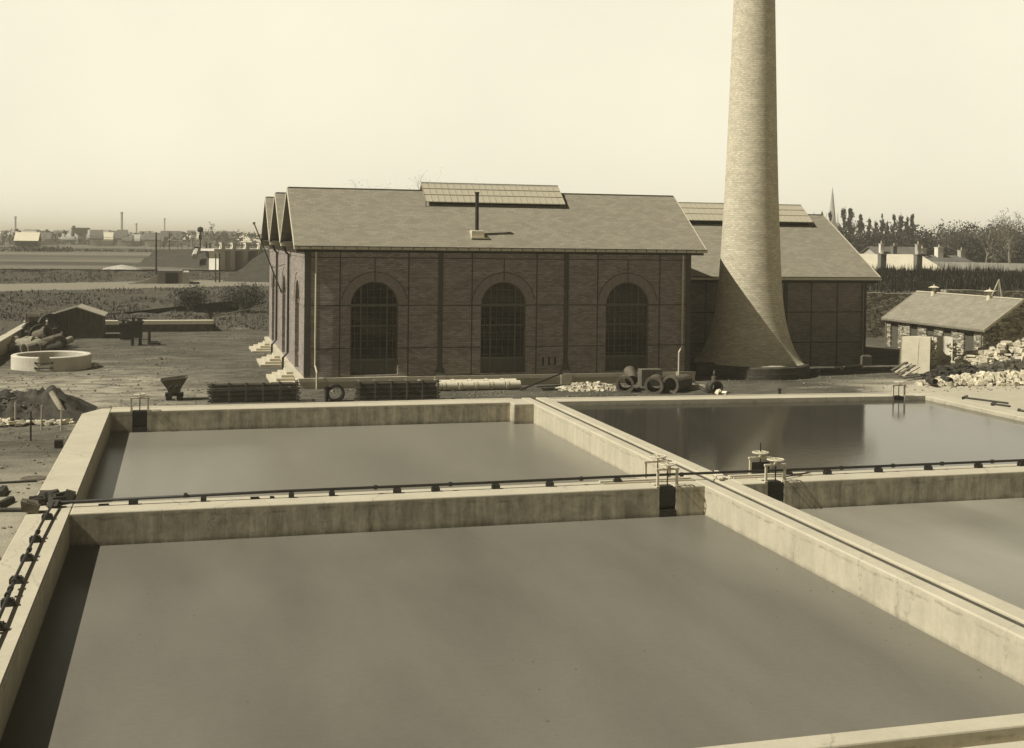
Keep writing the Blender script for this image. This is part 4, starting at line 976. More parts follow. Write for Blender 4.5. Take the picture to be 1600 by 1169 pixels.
for k, (a, b, mt, lb) in enumerate([((813, 611), (880, 604), 'iron', 'dark rod leaning on the plinth right of the white pipes'), ((838, 606), (900, 603), 'rust', 'long thin rod lying before the plinth, farthest of the loose rods'),
                           ((845, 609), (905, 608), 'rust_dark', 'loose rod lying before the plinth, middle one'), ((848, 611), (895, 610), 'iron', 'loose rod lying nearest the basin before the rubble')]):
    p = G(*a); q = G(*b); m = MB(); m.tube([(p.x, p.y, .06), (q.x, min(q.y, 63.7), .1 if k else .75)], .045, 7); tag(m.build('rod', mt), lb, 'rod')
# rubble heaps
def heap(cx, cy, rx, ry, h, n, smin, smax, name, mat, label, seed, fz=None, flat=.6):
    r = random.Random(seed); m = MB()
    for i in range(n):
        a = r.uniform(0, 6.283); q = math.sqrt(r.random()); x = cx+rx*q*math.cos(a); y = cy+ry*q*math.sin(a)
        z = h*max(0, 1-q*q)*r.uniform(.7, 1.0)+(fz(x, y) if fz else 0); s = r.uniform(smin, smax)*(1.15-.3*q)
        m.stone((x, y, z+s*.1), s*r.uniform(.8, 1.6), s, s*flat*r.uniform(.7, 1.3), r)
    return tag(m.build(name, mat), label, kind='stuff')
heap(21.1, 61.4, 1.75, .95, .30, 260, .12, .32, 'rubble', 'rock', 'small heap of broken stone before the plinth', 5)
heap(10.7, 61.9, 1.7, .55, .32, 160, .1, .26, 'rubble', 'rock', 'low heap of pale stones behind the right rod stack', 6)
# big cast iron pipes
gp = 'big iron pipes before the hall'
pipe_seg((22.55, 59.9, .42), (23.15, 61.3, .42), .40, 'rust', 'left of the three wide pipes, mouth towards the camera', gp, wall=.14)
m = MB(); m.cyl((23.2, 60.6, .55), (23.35, 61.3, 1.0), .33, n=18, inner=.29); tag(m.build('pipe_collar', 'rust'), 'tilted iron collar resting on the left wide pipe', 'pipe')
pipe_seg((23.85, 59.1, .43), (24.75, 60.9, .43), .41, 'rust', 'middle of the three wide pipes with a dark open mouth', gp, wall=.14)
pipe_seg((24.95, 59.5, .43), (26.3, 60.6, .45), .41, 'rust', 'right of the three wide pipes, longest and seen from its side', gp, wall=.12)
pipe_seg((29.3, 66.2, .46), (31.0, 65.9, .46), .42, 'rust_dark', 'dark pipe in the shade between hall and chimney foot', gp, wall=.14, bell=False)
m = MB(); m.bevbox((24.4, 62.2, 0), (25.6, 62.8, .95), .03); tag(m.build('crate', 'wood'), 'wooden box half hidden behind the wide pipes', 'box')
p = G(1119, 615); t = thing('valve', (p.x, p.y, 0), 'dark round valve with a spindle and white cloth, right of the wide pipes', 'valve')
m = MB(); m.cyl((p.x-.05, p.y-.1, .32), (p.x-.12, p.y+.45, .32), .32, n=20, inner=.22); m.torus((p.x-.05, p.y-.1, .32), .33, .06, (.1, 1, 0), 22); m.build('body', 'rust_dark', t)
m = MB(); m.cyl((p.x-.08, p.y+.1, .6), (p.x-.08, p.y+.1, .9), .14, n=10); m.cyl((p.x-.08, p.y+.1, .9), (p.x-.08, p.y+.1, 1.1), .04, n=8); m.cyl((p.x-.08, p.y+.1, 1.05), (p.x-.08, p.y+.1, 1.2), .08, .04, n=8); m.build('spindle', 'rust', t)
m = MB(); m.stone((p.x-.02, p.y-.35, .12), .35, .25, .28, rng); m.stone((p.x+.25, p.y-.5, .08), .3, .22, .14, rng); tag(m.build('cloth', 'skin_cloth'), 'white crumpled cloth lying against the valve', 'cloth')
p = G(1085, 608); m = MB(); q = G(1113, 616); m.tube([(p.x-.2, p.y, .5), (q.x-.2, q.y, .1)], .035, 6); tag(m.build('rod', 'iron'), 'dark rod slanting from the plinth corner to the valve', 'rod')
m = MB(); m.hexa([(26.2, 60.6, .02), (27.3, 60.2, .02), (27.5, 60.9, .02), (26.4, 61.2, .02), (26.2, 60.6, .3), (27.3, 60.2, .22), (27.5, 60.9, .22), (26.4, 61.2, .3)]); tag(m.build('stone_slab', 'stone_cut'), 'flat grey slab on the ground between the wide pipes and the valve', 'slab')
p = G(1218, 616); m = MB(); m.cyl((p.x, p.y, 0), (p.x, p.y, .22), .07, n=8); m.cyl((p.x, p.y, .22), (p.x, p.y, .3), .1, n=8); tag(m.build('standpipe', 'iron'), 'tiny dark standpipe in front of the chimney', 'post')
# debris right of the chimney foot
r2 = random.Random(21)
for k in range(9):
    a = G(1255+k*11, 582-k*.8); m = MB()
    if k % 3 == 2: m.stone((a.x, a.y, .1), .5, .35, .25, r2)
    else: m.box((a.x-.5, a.y-.06, .03+.05*(k % 2)), (a.x+.6, a.y+.06, .12+.05*(k % 2)))
    tag(m.build('timber' if k % 3 != 2 else 'stone', 'wood' if k % 3 != 2 else 'rock'), 'odd timber or stone lying along the foot of the blank brick wall', 'debris', 'debris along the foot of the blank wall')

# broken culvert head
p0 = G(1413, 583); q0 = G(1443, 583)
t = thing('culvert_block', (44.2, 66.2, 0), 'broken white concrete block with rough masonry core and an arched hollow', 'masonry')
x0, x1 = 43.45, 44.95
m = MB(); A = Vector((43.15, 66.5)); B = Vector((44.55, 65.3)); dn = (B-A).normalized(); nn = Vector((-dn.y, dn.x)) if -dn.y > 0 else Vector((dn.y, -dn.x))
def slab(f0, f1, off, top):
    p, q = A.lerp(B, f0)+nn*off, A.lerp(B, f1)+nn*off; k = nn*.95; l = nn*.16-dn*-.1
    m.hexa([(p.x-l.x*0-dn.x*.1, p.y-dn.y*.1, -.1), (q.x, q.y, -.1), (q.x+k.x, q.y+k.y, -.1), (p.x+k.x, p.y+k.y, -.1), (p.x+l.x, p.y+l.y, top), (q.x+nn.x*.16, q.y+nn.y*.16, top), (q.x+k.x, q.y+k.y, top), (p.x+k.x+dn.x*.1, p.y+k.y+dn.y*.1, top)])
slab(0, .985, 0, 2.25); slab(.58, .60, -.012, 2.2)
m.build('facing', 'cement_pipe', t)
m = MB(); r3 = random.Random(4)
for k in range(150): m.stone((x1+.0+r3.uniform(-.2, .22), 65.7+r3.uniform(-.12, .7), r3.uniform(0, 2.0)), .24, .24, .13, r3)
m.build('core', 'rock', t)
hx0, hx1, hx2 = YP(1457, 560, 66.6).x, YP(1482, 560, 66.6).x, YP(1502, 560, 66.6).x
m = MB()
for k in range(190):
    u = r3.random(); m.stone((hx1+u*(hx2-hx1)+r3.uniform(-.15, .15), 66.7+r3.uniform(-.5, .4), r3.uniform(0, 2.15-1.9*u)), .3, .28, .15, r3)
m.build('broken_end', 'rock', t)
m = MB(); vs = []; K = 12
for k in range(K+1):
    a = math.pi*k/K; x = (hx0+hx1)/2-(hx1-hx0)/2*math.cos(a); y = 66.2+1.1*math.sin(a)
    vs += [(x, y, -.1), (x, y, 2.2), (x, y+.35, 2.2), (x, y+.35, -.1)]
fs = []
for k in range(K):
    for j in range(4): fs.append((k*4+j, k*4+(j+1)%4, (k+1)*4+(j+1)%4, (k+1)*4+j))
m.add(vs, fs); m.build('hollow', 'plaster', t)

heap(58.5, 67.2, 12, 4.2, 2.5, 1900, .18, .62, 'rubble', 'rock', 'long heap of dark and pale broken stone on the right', 9, flat=.5)
heap(60.0, 64.0, 11, 2.4, 1.3, 700, .15, .5, 'rubble', 'rock_white', 'paler stones strewn over the front of the long rubble heap', 29, flat=.5)
heap(50.5, 64.2, 5.0, 2.2, .8, 520, .15, .45, 'rubble', 'rock_dark', 'darker earth and stones before the broken block', 10)
heap(47.0, 60.6, 6.5, 1.3, .55, 800, .14, .36, 'rubble', 'rock_white', 'band of white stones behind the far right basin corner', 11, flat=.8)
heap(45.2, 63.3, 2.4, 1.6, .7, 200, .15, .4, 'rubble', 'soil', 'dark soil at the foot of the broken white block', 12)
for i, (px, py) in enumerate(((1456, 604), (1480, 602))):
    p = G(px, py); m = MB(); m.cyl((p.x, p.y-.3, .3), (p.x+.2, p.y+.7, .33), .17, n=16, inner=.14); m.cyl((p.x, p.y+.2, .3), (p.x+.1, p.y+.4, .3), .14, n=16); tag(m.build('pipe', 'rust_dark'), ['left of two dark pipe mouths in the white stones', 'right of two dark pipe mouths in the white stones'][i], 'pipe')
for k in range(4):
    a = G(1396+k*6, 586+k*3); m = MB(); m.hexa([(a.x, a.y, .25), (a.x+1.6, a.y+.9, .65), (a.x+1.5, a.y+1.05, .65), (a.x-.1, a.y+.15, .25), (a.x, a.y, .31), (a.x+1.6, a.y+.9, .71), (a.x+1.5, a.y+1.05, .71), (a.x-.1, a.y+.15, .31)])
    tag(m.build('plank', 'wood_pale' if k % 2 else 'wood'), 'plank slanting up towards the foot of the broken white block', 'plank', 'planks by the broken block')

r2 = random.Random(515); m = MB(); k = 0
while k < 3400:
    x = r2.uniform(-16, 6) if r2.random() < .62 else r2.uniform(6, 52); y = r2.uniform(57.3, 103) if x < 6 else r2.uniform(57.3, 63.5 if x < 28 else 70)
    if r2.random() < .12: x = r2.uniform(-9, -4.2); y = r2.uniform(26, 57)
    if noise.noise((x*.3, y*.3, 7)) < r2.uniform(-.5, .35): continue
    s_ = r2.uniform(.03, .085)*(2.0 if r2.random() < .04 else 1); m.stone((x, y, hgt(x, y)+s_*.2), s_*1.5, s_, s_*.7, r2); k += 1
tag(m.build('gravel', 'gravel'), 'loose gravel and small stones strewn over the yard', kind='stuff')
# dug soil left of the basins
def soil_heap(pts, name, mat, label, seed):
    # ridge strip following world points (x, y, width, height)
    r = random.Random(seed); m = MB(); K = len(pts); N = 9; vs = []
    for k, (x, y, wd, h) in enumerate(pts):
        for j in range(N):
            u = j/(N-1)*2-1; vs.append((x+r.uniform(-.12, .12), y+u*wd, -.08+h*(1-u*u)*r.uniform(.75, 1.15)+r.uniform(-.03, .06)))
    fs = [(k*N+j, k*N+j+1, (k+1)*N+j+1, (k+1)*N+j) for k in range(K-1) for j in range(N-1)]
    m.add(vs, fs); return tag(m.build(name, mat), label, kind='structure')
m = MB(); NXs, NYs = 90, 34; vs = []
for j in range(NYs+1):
    for i in range(NXs+1):
        x = -15+11.6*i/NXs; y = 53.9+6.2*j/NYs; u = (j/NYs)*2-1.05
        env = max(0, 1-abs(u)**2.2)*min(1, (NXs-i)/16); h = env*(1.0+.6*noise.noise((x*.55, y*.5, 2))+.35*noise.noise((x*1.7, y*1.7, 5))+.3*noise.noise((x*4, y*4, 8)))
        vs.append((x, y, -.1+max(0, h)))
m.add(vs, [(j*(NXs+1)+i, j*(NXs+1)+i+1, (j+1)*(NXs+1)+i+1, (j+1)*(NXs+1)+i) for j in range(NYs) for i in range(NXs)])
tag(m.build('dug_soil', 'soil', smooth=True), kind='structure')
heap(-9.6, 56.4, 5.4, 2.0, 1.0, 1500, .08, .34, 'rubble', 'rock_dark', 'stones and clods on the dark dug soil left of the basin', 14)
heap(-7.4, 54.4, 3.2, .5, .12, 90, .12, .34, 'rubble', 'rock', 'line of pale stones below the dark dug soil', 15)
for i, (px, py, h, lb) in enumerate([(24, 662, .9, 'farthest left thin stake before the dug soil'), (48, 687, 1.1, 'thin dark stake standing lowest before the dug soil'), (65, 670, .95, 'pale stake in the middle of the dug soil'), (96, 671, .95, 'pale stake below the leaning pale board')]):
    p = G(px, py); m = MB(); m.cyl((p.x, p.y, -.1), (p.x, p.y, h), .035, n=7); tag(m.build('stake', 'iron' if i == 1 else 'wood_pale'), lb, 'stake', 'stakes before the dug soil')
a = G(103, 655); m = MB(); m.tube([(a.x, a.y, .1), (a.x-.65, a.y+.6, 1.1)], .13, 8); tag(m.build('post', 'wood_pale'), 'short pale post leaning over the dug soil beside the left wall', 'post')
for i, (pa, pb, w_, lb) in enumerate([((0, 800), (36, 800), .14, 'dark pole lying on the ground toward the corner stones'), ((0, 793), (18, 784), .25, 'short board lying left of the corner stones'), ((5, 757), (58, 754), .08, 'thin rod lying on the ground outside the left wall'), ((0, 775), (6, 768), .3, 'stub of timber at the left picture edge')]):
    p = G(*pa); q = G(*pb); p = p-(q-p)*.3; m = MB(); m.tube([(p.x, p.y, .06), (q.x, q.y, .06)], w_/2, 6); tag(m.build('timber', 'rust_dark'), lb, 'timber')
p = G(92, 699); m = MB(); m.box((p.x-.15, p.y-.15, 0), (p.x+.15, p.y+.15, .28)); tag(m.build('wood_block', 'rust_dark'), 'small dark block standing outside the left wall', 'block')
p = G(53, 749); m = MB(); m.lathe([(0, .05), (.4, .05), (.45, 0)], (p.x, p.y, 0), 18); tag(m.build('manhole_cover', 'rust'), 'flat round cover in the ground outside the left wall', 'cover')

# ================================================================== vegetation
def leaf(m, p, s, r, up=.3):
    a = Vector((r.gauss(0, 1), r.gauss(0, 1), r.gauss(0, 1))).normalized(); b = a.cross(Vector((r.gauss(0, 1), r.gauss(0, 1), r.gauss(0, 1)+up))).normalized()
    a *= s*.5; b *= s*.5; m.add([p-a, p+b*.7, p+a, p-b*.7], [(0, 1, 2, 3)])
def tuft(m, x, y, z, h, w_, r):
    a = r.uniform(0, 3.14); c, s = math.cos(a)*w_, math.sin(a)*w_; lx, ly = r.uniform(-.3, .3)*h, r.uniform(-.3, .3)*h
    m.add([(x-c, y-s, z-.05), (x+c, y+s, z-.05), (x+lx, y+ly, z+h)], [(0, 1, 2)])
r = random.Random(31); m = MB(); cnt = 0
while cnt < 34000:
    x = r.uniform(-62, 13); y = r.uniform(100, 172); s = y-.55*x
    if not ((104 < y and (s < 138.3)) or (159.5 < s and y < 169)): continue
    if x > 5 and y < 92: continue
    if noise.noise((x*.25, y*.25, 4)) < -.25+.3*r.random(): continue
    big = r.random() < .12; tuft(m, x, y, hgt(x, y), r.uniform(.06, .2)*(1.9 if big else 1), r.uniform(.03, .09)*(1.5 if big else 1), r); cnt += 1
tag(m.build('bank_grass', 'grass'), 'rough grass and weeds covering the bank behind the yard', kind='stuff')
def bush(name, cx, cy, R, H, n, seed, label, mat='leaf_dark'):
    r = random.Random(seed); z0 = hgt(cx, cy); t = thing(name, (cx, cy, z0), label, 'bush')
    m = MB(); tips = []
    for k in range(26):
        a = r.uniform(0, 6.28); q = r.uniform(.2, 1); e = Vector((cx+math.cos(a)*R*q, cy+math.sin(a)*R*q, z0+H*r.uniform(.55, 1.05)*(1-.45*q*q))); mid = Vector((cx+math.cos(a)*R*q*.4, cy+math.sin(a)*R*q*.4, z0+H*.35))
        m.tube([(cx+r.uniform(-.3, .3), cy, z0-.1), tuple(mid), tuple(e)], [.06, .04, .012], 4); tips.append(e)
    m.build('stems', 'twig', t); m = MB()
    for i in range(n):
        e = r.choice(tips); f = r.uniform(.35, 1.05); p = Vector((cx, cy, z0+.2)).lerp(e, f)+Vector((r.gauss(0, .32), r.gauss(0, .32), r.gauss(0, .22))); p.z = max(p.z, z0+.02); leaf(m, p, r.uniform(.08, .22), r)
    m.build('foliage', mat, t); return t
bush('bush', .9, 116.5, 1.9, 2.5, 2600, 1, 'dark round bush on the bank above the shadow wedge')
bush('bush', 6.2, 121.0, 2.6, 3.0, 3600, 2, 'wider scrubby bush on the bank beside the hall')
# brush on the right hand terrace
r = random.Random(41); m = MB()
for i in range(15000):
    x = r.uniform(50, 100); y = r.uniform(92.8, 116.5); z = hgt(x, y); h = r.uniform(.2, 1.0)*(.75+1.1*noise.noise((x*.35, y*.35, 6)))+.12; c = r.uniform(.03, .08); lx = r.uniform(-.18, .18)
    m.add([(x-c, y, z-.05), (x+c, y, z-.05), (x+lx+.01, y+r.uniform(-.2, .2), z+h)], [(0, 1, 2)])
tag(m.build('brush', 'brush'), 'dark upright dry brush covering the terrace above the retaining wall', kind='stuff')

def poplar(D, px, ytop, ybase, wpx, seed, label, n=2600, name='poplar', mat='leaf_dark', leafs=(.2, .45)):
    r = random.Random(seed); top = DP(px, ytop, D); base = DP(px, ybase, D); gz = 3.2; H = top.z-gz; W = wpx*D/FPX*.5; x, y = top.x, top.y
    t = thing(name, (x, y, gz), label, 'tree', 'poplars beyond the houses' if name == 'poplar' else None)
    m = MB(); m.tube([(x, y, gz-.3), (x+.1, y, gz+H*.5), (x, y, gz+H*.97)], [.28, .16, .03], 6)
    brs = []
    for k in range(44):
        z = gz+H*r.uniform(.12, .9); f = (z-gz)/H; a = r.uniform(0, 6.28); rr = W*1.15*min(1, (1-f)*1.9+.06)*min(1, f*3+.2)*r.uniform(.55, 1.0)
        e = Vector((x+math.cos(a)*rr, y+math.sin(a)*rr, min(z+rr*1.5, gz+H*(.88+.12*r.random())))); m.tube([(x, y, z), tuple(e)], [.06, .015], 4); brs.append((Vector((x, y, z)), e))
    m.build('trunk', 'bark', t); m = MB()
    for i in range(n):
        a, b = r.choice(brs); p = a.lerp(b, r.uniform(.3, 1.1))+Vector((r.gauss(0, .25), r.gauss(0, .25), r.gauss(0, .6)))*W*.38
        if p.z > gz+H*1.01: continue
        leaf(m, p, r.uniform(*leafs), r)
    m.build('crown', mat, t); return t
pl = [(1318, 322, 19), (1329, 322, 20), (1345, 331, 13), (1359, 337, 10), (1369, 341, 9), (1379, 331, 14), (1387, 341, 9), (1397, 331, 12), (1408, 329, 16), (1417, 334, 11), (1426, 331, 17)]
pln = ['tallest pair of poplars by the spire, left one', 'tallest pair of poplars by the spire, right one', 'slim poplar just right of the tall pair', 'thin poplar, fourth from the left', 'smallest poplar, fifth from the left', 'full poplar in the middle of the row',
       'low poplar right of the middle one', 'poplar left of the pair at the row end', 'broad poplar near the right end of the row', 'short poplar between the two broad end ones', 'broad poplar closing the row on the right']
for (px, yt, wp), lb, k in zip(pl, pln, range(20)): poplar(290+(k*7) % 19, px, yt, 400, wp*.9, k+50, lb)
for k, (px, yt, wp, lb) in enumerate([(1272, 328, 9, 'small tree top left of the spire over the roof'), (1285, 326, 8, 'second small tree top left of the spire'), (1297, 325, 11, 'dark tree top standing before the spire')]): poplar(330, px, yt, 400, wp, k+80, lb)
# far wood: one mass
r = random.Random(61); m = MB()
cl = []
px = 1290
while px < 1790:
    for D, yt, w_ in ((268, 353 if px < 1500 else 362, 22), (252, 362, 22), (238, 372, 22), (222, 386, 20)):
        pt = DP(px+r.uniform(-6, 6), yt+r.uniform(-9, 7)-(8 if px > 1500 else 0), D); cl.append((pt, w_*D/FPX*r.uniform(.7, 1.2)))
    px += 12
for pt, R in cl:
    H = pt.z-3.3
    for k in range(430):
        q = r.uniform(0, 1)**.6; a = r.uniform(0, 6.28); e = r.uniform(-1, 1); rr = R*math.sqrt(1-e*e)*q
        z = pt.z-H*.5+e*H*.55*q; leaf(m, Vector((pt.x+rr*math.cos(a), pt.y+rr*math.sin(a), z)), r.uniform(.3, .7), r)
tag(m.build('far_wood', 'leaf_dark'), 'dark belt of trees behind the pale houses', kind='stuff')

def branch(m, p, d, L, R, lv, r, tips, n=5, spread=.55, segs=3):
    pts = [p]; q = p; dd = d.copy()
    for k in range(segs):
        dd = (dd+Vector((r.gauss(0, .12), r.gauss(0, .12), r.gauss(0, .08)+.04))).normalized(); q = q+dd*L/segs; pts.append(q)
    m.tube([tuple(v) for v in pts], [R*(1-.55*k/segs) for k in range(segs+1)], 5 if lv > 1 else 3)
    if lv == 0: tips.append(q); return
    for k in range(n):
        f = r.uniform(.35, 1.0) if k else 1.0; i = min(int(f*segs), segs-1); b = pts[i].lerp(pts[i+1], f*segs-i) if f < 1 else pts[-1]
        sd = Vector((r.gauss(0, 1), r.gauss(0, 1), r.gauss(0, .5))).normalized(); nd = (dd*(1-spread)+sd*spread+Vector((0, 0, .12))).normalized()
        branch(m, b, nd, L*r.uniform(.5, .72), R*.42, lv-1, r, tips, n, spread, segs)
def bare_tree(x, y, gz, H, seed, label, leaves=0, mat='leaf_pale', lv=3, n=5, spread=.5, R=None, ls=(.12, .3), name='bare_tree'):
    r = random.Random(seed); t = thing(name, (x, y, gz), label, 'tree', None); m = MB(); tips = []
    branch(m, Vector((x, y, gz-.2)), Vector((0, 0, 1)), H*.5, R or H*.018, lv, r, tips, n, spread, 4)
    m.build('trunk', 'twig', t)
    if leaves:
        m = MB()
        for i in range(leaves): e = r.choice(tips); leaf(m, e+Vector((r.gauss(0, .35), r.gauss(0, .35), r.gauss(0, .35))), r.uniform(*ls), r)
        m.build('crown', mat, t)
    return t
p = YP(625, 281, 135); bare_tree(p.x, p.y, 0, p.z*1.14, 4, 'leafing tree top showing left of the skylight', 2600, lv=4, n=5, spread=.6, ls=(.05, .13))
p = YP(772, 268, 135); bare_tree(p.x, p.y, 0, p.z*1.12, 8, 'leafing tree top rising behind the skylight', 2600, lv=4, n=5, spread=.6, ls=(.05, .13))
for k, (px, yt, D, lb) in enumerate([(1541, 338, 205, 'tall bare tree with pale trunk before the far wood'), (1580, 326, 215, 'taller bare tree at the right picture edge'), (1500, 345, 235, 'bare tree in the wood left of the pale trunk'), (1472, 348, 240, 'bare tree at the middle of the far wood'), (1562, 345, 225, 'bare tree between the two tall right hand trees')]):
    p = DP(px, yt, D); bare_tree(p.x, p.y, 3.3, (p.z-3.3)*1.02, 20+k, lb, 900, lv=3, n=6, spread=.5, R=.3, ls=(.12, .3), mat='leaf')
for k, (px, yt, yb, D, lb) in enumerate([(1561, 385, 412, 140, 'young tree with pale blossoms by the pale wall'), (1578, 372, 412, 150, 'taller young tree right of the blossoming one')]):
    p = DP(px, yt, D); b = DP(px, yb, D); bare_tree(p.x, p.y, b.z-.4, (p.z-b.z+.4), 40+k, lb, 160, mat='leaf_pale', lv=2, n=6, spread=.5, R=.05, ls=(.1, .22), name='young_tree')

# ================================================================== right distance
def house(name, x0, x1, y0, y1, zg, ze, zr_, wm, rm, label, cat='house', group=None, chim=(), hip=0., win=0, parent=None):
    t = thing(name, ((x0+x1)/2, (y0+y1)/2, zg), label, cat, group); ym = (y0+y1)/2
    m = MB(); m.box((x0, y0, zg-.5), (x1, y1, ze)); 
    if not hip:
        for x in (x0, x1): m.add([(x, y0, ze), (x, y1, ze), (x, ym, zr_-.08)], [(0, 1, 2) if x == x1 else (2, 1, 0)])
    m.build('wall', wm, t)
    m = MB(); o = .25
    for s in (-1, 1):
        y = ym+s*(ym-y0+o); z = ze-o*.5; p = [(x0-o, y, z), (x1+o, y, z), (x1+o-hip, ym, zr_), (x0-o+hip, ym, zr_)]
        if s > 0: p = [p[1], p[0], p[3], p[2]]
        m.add(p+[(a, b, c-.1) for a, b, c in p], [(0, 1, 2, 3), (7, 6, 5, 4), (0, 4, 5, 1), (1, 5, 6, 2), (3, 2, 6, 7), (0, 3, 7, 4)])
    if hip:
        for x, xr in ((x0-o, x0-o+hip), (x1+o, x1+o-hip)): m.add([(x, y0-o, ze-.12), (x, y1+o, ze-.12), (xr, ym, zr_)], [(0, 1, 2) if x > x0 else (2, 1, 0)])
    rf = m.build('roof', rm, t)
    for cx, cy, cw, z0, z1, cm in chim:
        m = MB(); m.box((cx-cw, cy-cw, z0), (cx+cw, cy+cw, z1)); m.box((cx-cw-.05, cy-cw-.05, z1), (cx+cw+.05, cy+cw+.05, z1+.1)); c = m.build('chimney', cm, rf)
        m = MB(); m.cyl((cx, cy, z1+.1), (cx, cy, z1+.5), .1, .08, n=8); m.build('pot', 'chimney_pot', c)
    return t
house('house', 77.2, 88.0, 126.5, 132.5, 3.4, 4.95, 6.75, 'far_wall', 'white_roof', 'low house with a broad pale roof and two brick chimneys', chim=[(79.4, 126.2, .36, 4.2, 6.7, 'far_dark'), (84.2, 126.2, .36, 3.6, 6.7, 'far_dark')], hip=1.6)
for px0, px1, py0, py1, lb in ((1392, 1407, 431, 436, 'pale board on the house wall at the hedge top, wider one'), (1438, 1445, 431, 439, 'pale board at the hedge top, narrow one')):
    a = DP(px0, py1, 121); b = DP(px1, py0, 121); m = MB(); m.box((a.x, a.y, a.z-.4), (b.x, a.y+.1, b.z)); tag(m.build('board', 'far_white'), lb, 'board')
house('house', 93.0, 100.2, 148, 154, 3.2, 6.3, 7.6, 'far_wall', 'far_roof', 'grey roofed house with white chimney stubs behind the pale roof', chim=[(93.6, 149.0, .25, 6.2, 7.9, 'far_white'), (95.2, 148.4, .3, 6.2, 7.6, 'far_dark'), (99.0, 148.4, .3, 6.2, 7.9, 'far_wall')])
house('house', 101.5, 111.5, 152, 158, 3.1, 5.2, 6.4, 'far_wall', 'far_roof', 'long low grey roof with three pale chimneys before the wood', chim=[(103.8, 154.6, .45, 5.9, 7.3, 'far_white'), (106.6, 154.6, .45, 5.9, 7.5, 'far_white'), (110.4, 154.6, .4, 5.9, 7.1, 'far_wall')], hip=1.4)
a, b = DP(1452, 418, 150), DP(1640, 421, 150); m = MB(); m.hexa([(a.x, a.y, 3.0), (b.x, b.y, 3.0), (b.x, b.y+.4, 3.0), (a.x, a.y+.4, 3.0), (a.x, a.y, DP(1452, 409, 150).z), (b.x, b.y, DP(1640, 412.5, 150).z), (b.x, b.y+.4, DP(1640, 412.5, 150).z), (a.x, a.y+.4, DP(1452, 409, 150).z)])
tag(m.build('garden_wall', 'far_white'), 'long pale wall before the wood at the right', 'wall')
t = thing('tripod', tuple(DP(1564, 462, 101)), 'pale wooden tripod standing on the brushy terrace', 'tripod'); ap = DP(1561, 437, 101)
for px, py, dy_ in ((1546, 460, 0), (1567, 463, 0), (1560, 458, 1.2)):
    q = DP(px, py, 101+dy_); m = MB(); m.cyl((q.x, q.y, q.z-.6), tuple(ap), .06, n=6); m.build('leg', 'wood_pale', t)
# church
sp_ = DP(1300, 345, 900); t = thing('church', (sp_.x, sp_.y, 3), 'pale church spire fading in the haze beyond the poplars', 'church')
zt_ = DP(1300, 340, 900).z; zz = DP(1300, 293, 900).z
m = MB(); m.box((sp_.x-3.4, sp_.y-3.4, 0), (sp_.x+3.4, sp_.y+3.4, zt_-4)); m.build('tower', 'far_wall', t)
m = MB(); m.cyl((sp_.x, sp_.y, zt_-4), (sp_.x, sp_.y, zz), 3.1, .15, n=8)
for sx in (-1, 1):
    for sy in (-1, 1): m.cyl((sp_.x+sx*3, sp_.y+sy*3, zt_-6), (sp_.x+sx*3, sp_.y+sy*3, zt_+4), .7, .05, n=6)
m.build('spire', 'far_wall', t)

# ================================================================== left distance
t = thing('bridge', (6, 178, 3), 'pale masonry bridge with tall piers between two earth mounds', 'bridge')
BA = rad(33); bp0 = YP(343, 400, 177); bd = Vector((math.cos(BA), math.sin(BA))); bn = Vector((-math.sin(BA), math.cos(BA)))
def bt(px):        # distance along the bridge face at which the photo column px meets it
    v = ray(px, 400); det = v.x*(-bd.y)+bd.x*v.y
    return (v.x*bp0.y-v.y*bp0.x)/(v.y*bd.x-v.x*bd.y)
def bbox(m, t0, t1, o0, o1, z0, z1):
    q = [(bp0.x+bd.x*t+bn.x*o, bp0.y+bd.y*t+bn.y*o) for t, o in ((t0, o0), (t1, o0), (t1, o1), (t0, o1))]
    m.hexa([(x, y, z0) for x, y in q]+[(x, y, z1) for x, y in q])
zdeck = YP(343, 389, 177).z
m = MB(); bbox(m, bt(334), bt(455), -.1, 3.2, zdeck-.3, zdeck); m.build('deck', 'far_white', t)
m = MB(); bbox(m, bt(334), bt(455), 0, .15, zdeck+.45, zdeck+.6); m.build('parapet_rail', 'far_wall', t)
for px0, px1 in ((342, 352), (361, 367.5), (381.5, 388), (403, 409), (423, 429)):
    m = MB(); bbox(m, bt(px0), bt(px1), .03, 2.4, 1.5, zdeck-.3); m.build('pier', 'far_white', t)
for px in (347, 364.5, 385, 406, 426):
    m = MB(); bbox(m, bt(px)-.3, bt(px)+.3, -.3, .25, zdeck-.3, zdeck+.75); bbox(m, bt(px)-.38, bt(px)+.38, -.36, .3, zdeck+.75, zdeck+.87); m.build('parapet_post', 'far_white', t)
m = MB(); bbox(m, bt(354), bt(450), 2.8, 3.1, 1.5, zdeck-.3); m.build('back_wall', 'far_dark', t)
def post(name, px, pyt, pyb, D, rr, label, cat, mat='iron', ball=False, arm=False):
    a = DP(px, pyb, D); b = DP(px, pyt, D); t = thing(name, tuple(a), label, cat); m = MB(); m.tube([(a.x, a.y, a.z-.6), (b.x, b.y, b.z)], [rr, rr*.7], 7); m.build('shaft', mat, t)
    if ball: m = MB(); m.lathe([(0.02, -.5), (.4, -.35), (.5, 0), (.4, .35), (.02, .5)], (b.x, b.y, b.z), 12); m.build('disc', 'iron', t); m = MB(); m.box((b.x-.25, b.y-.1, a.z+1.6), (b.x+.25, b.y+.1, a.z+2.4)); m.build('box', 'iron', t)
    if arm: m = MB(); m.box((b.x-.7, b.y-.04, b.z-.4), (b.x+.7, b.y+.04, b.z-.3)); m.build('arm', mat, t)
    return t
post('pole', 244, 363, 445, 146, .13, 'tallest dark pole standing at the pale track', 'pole')
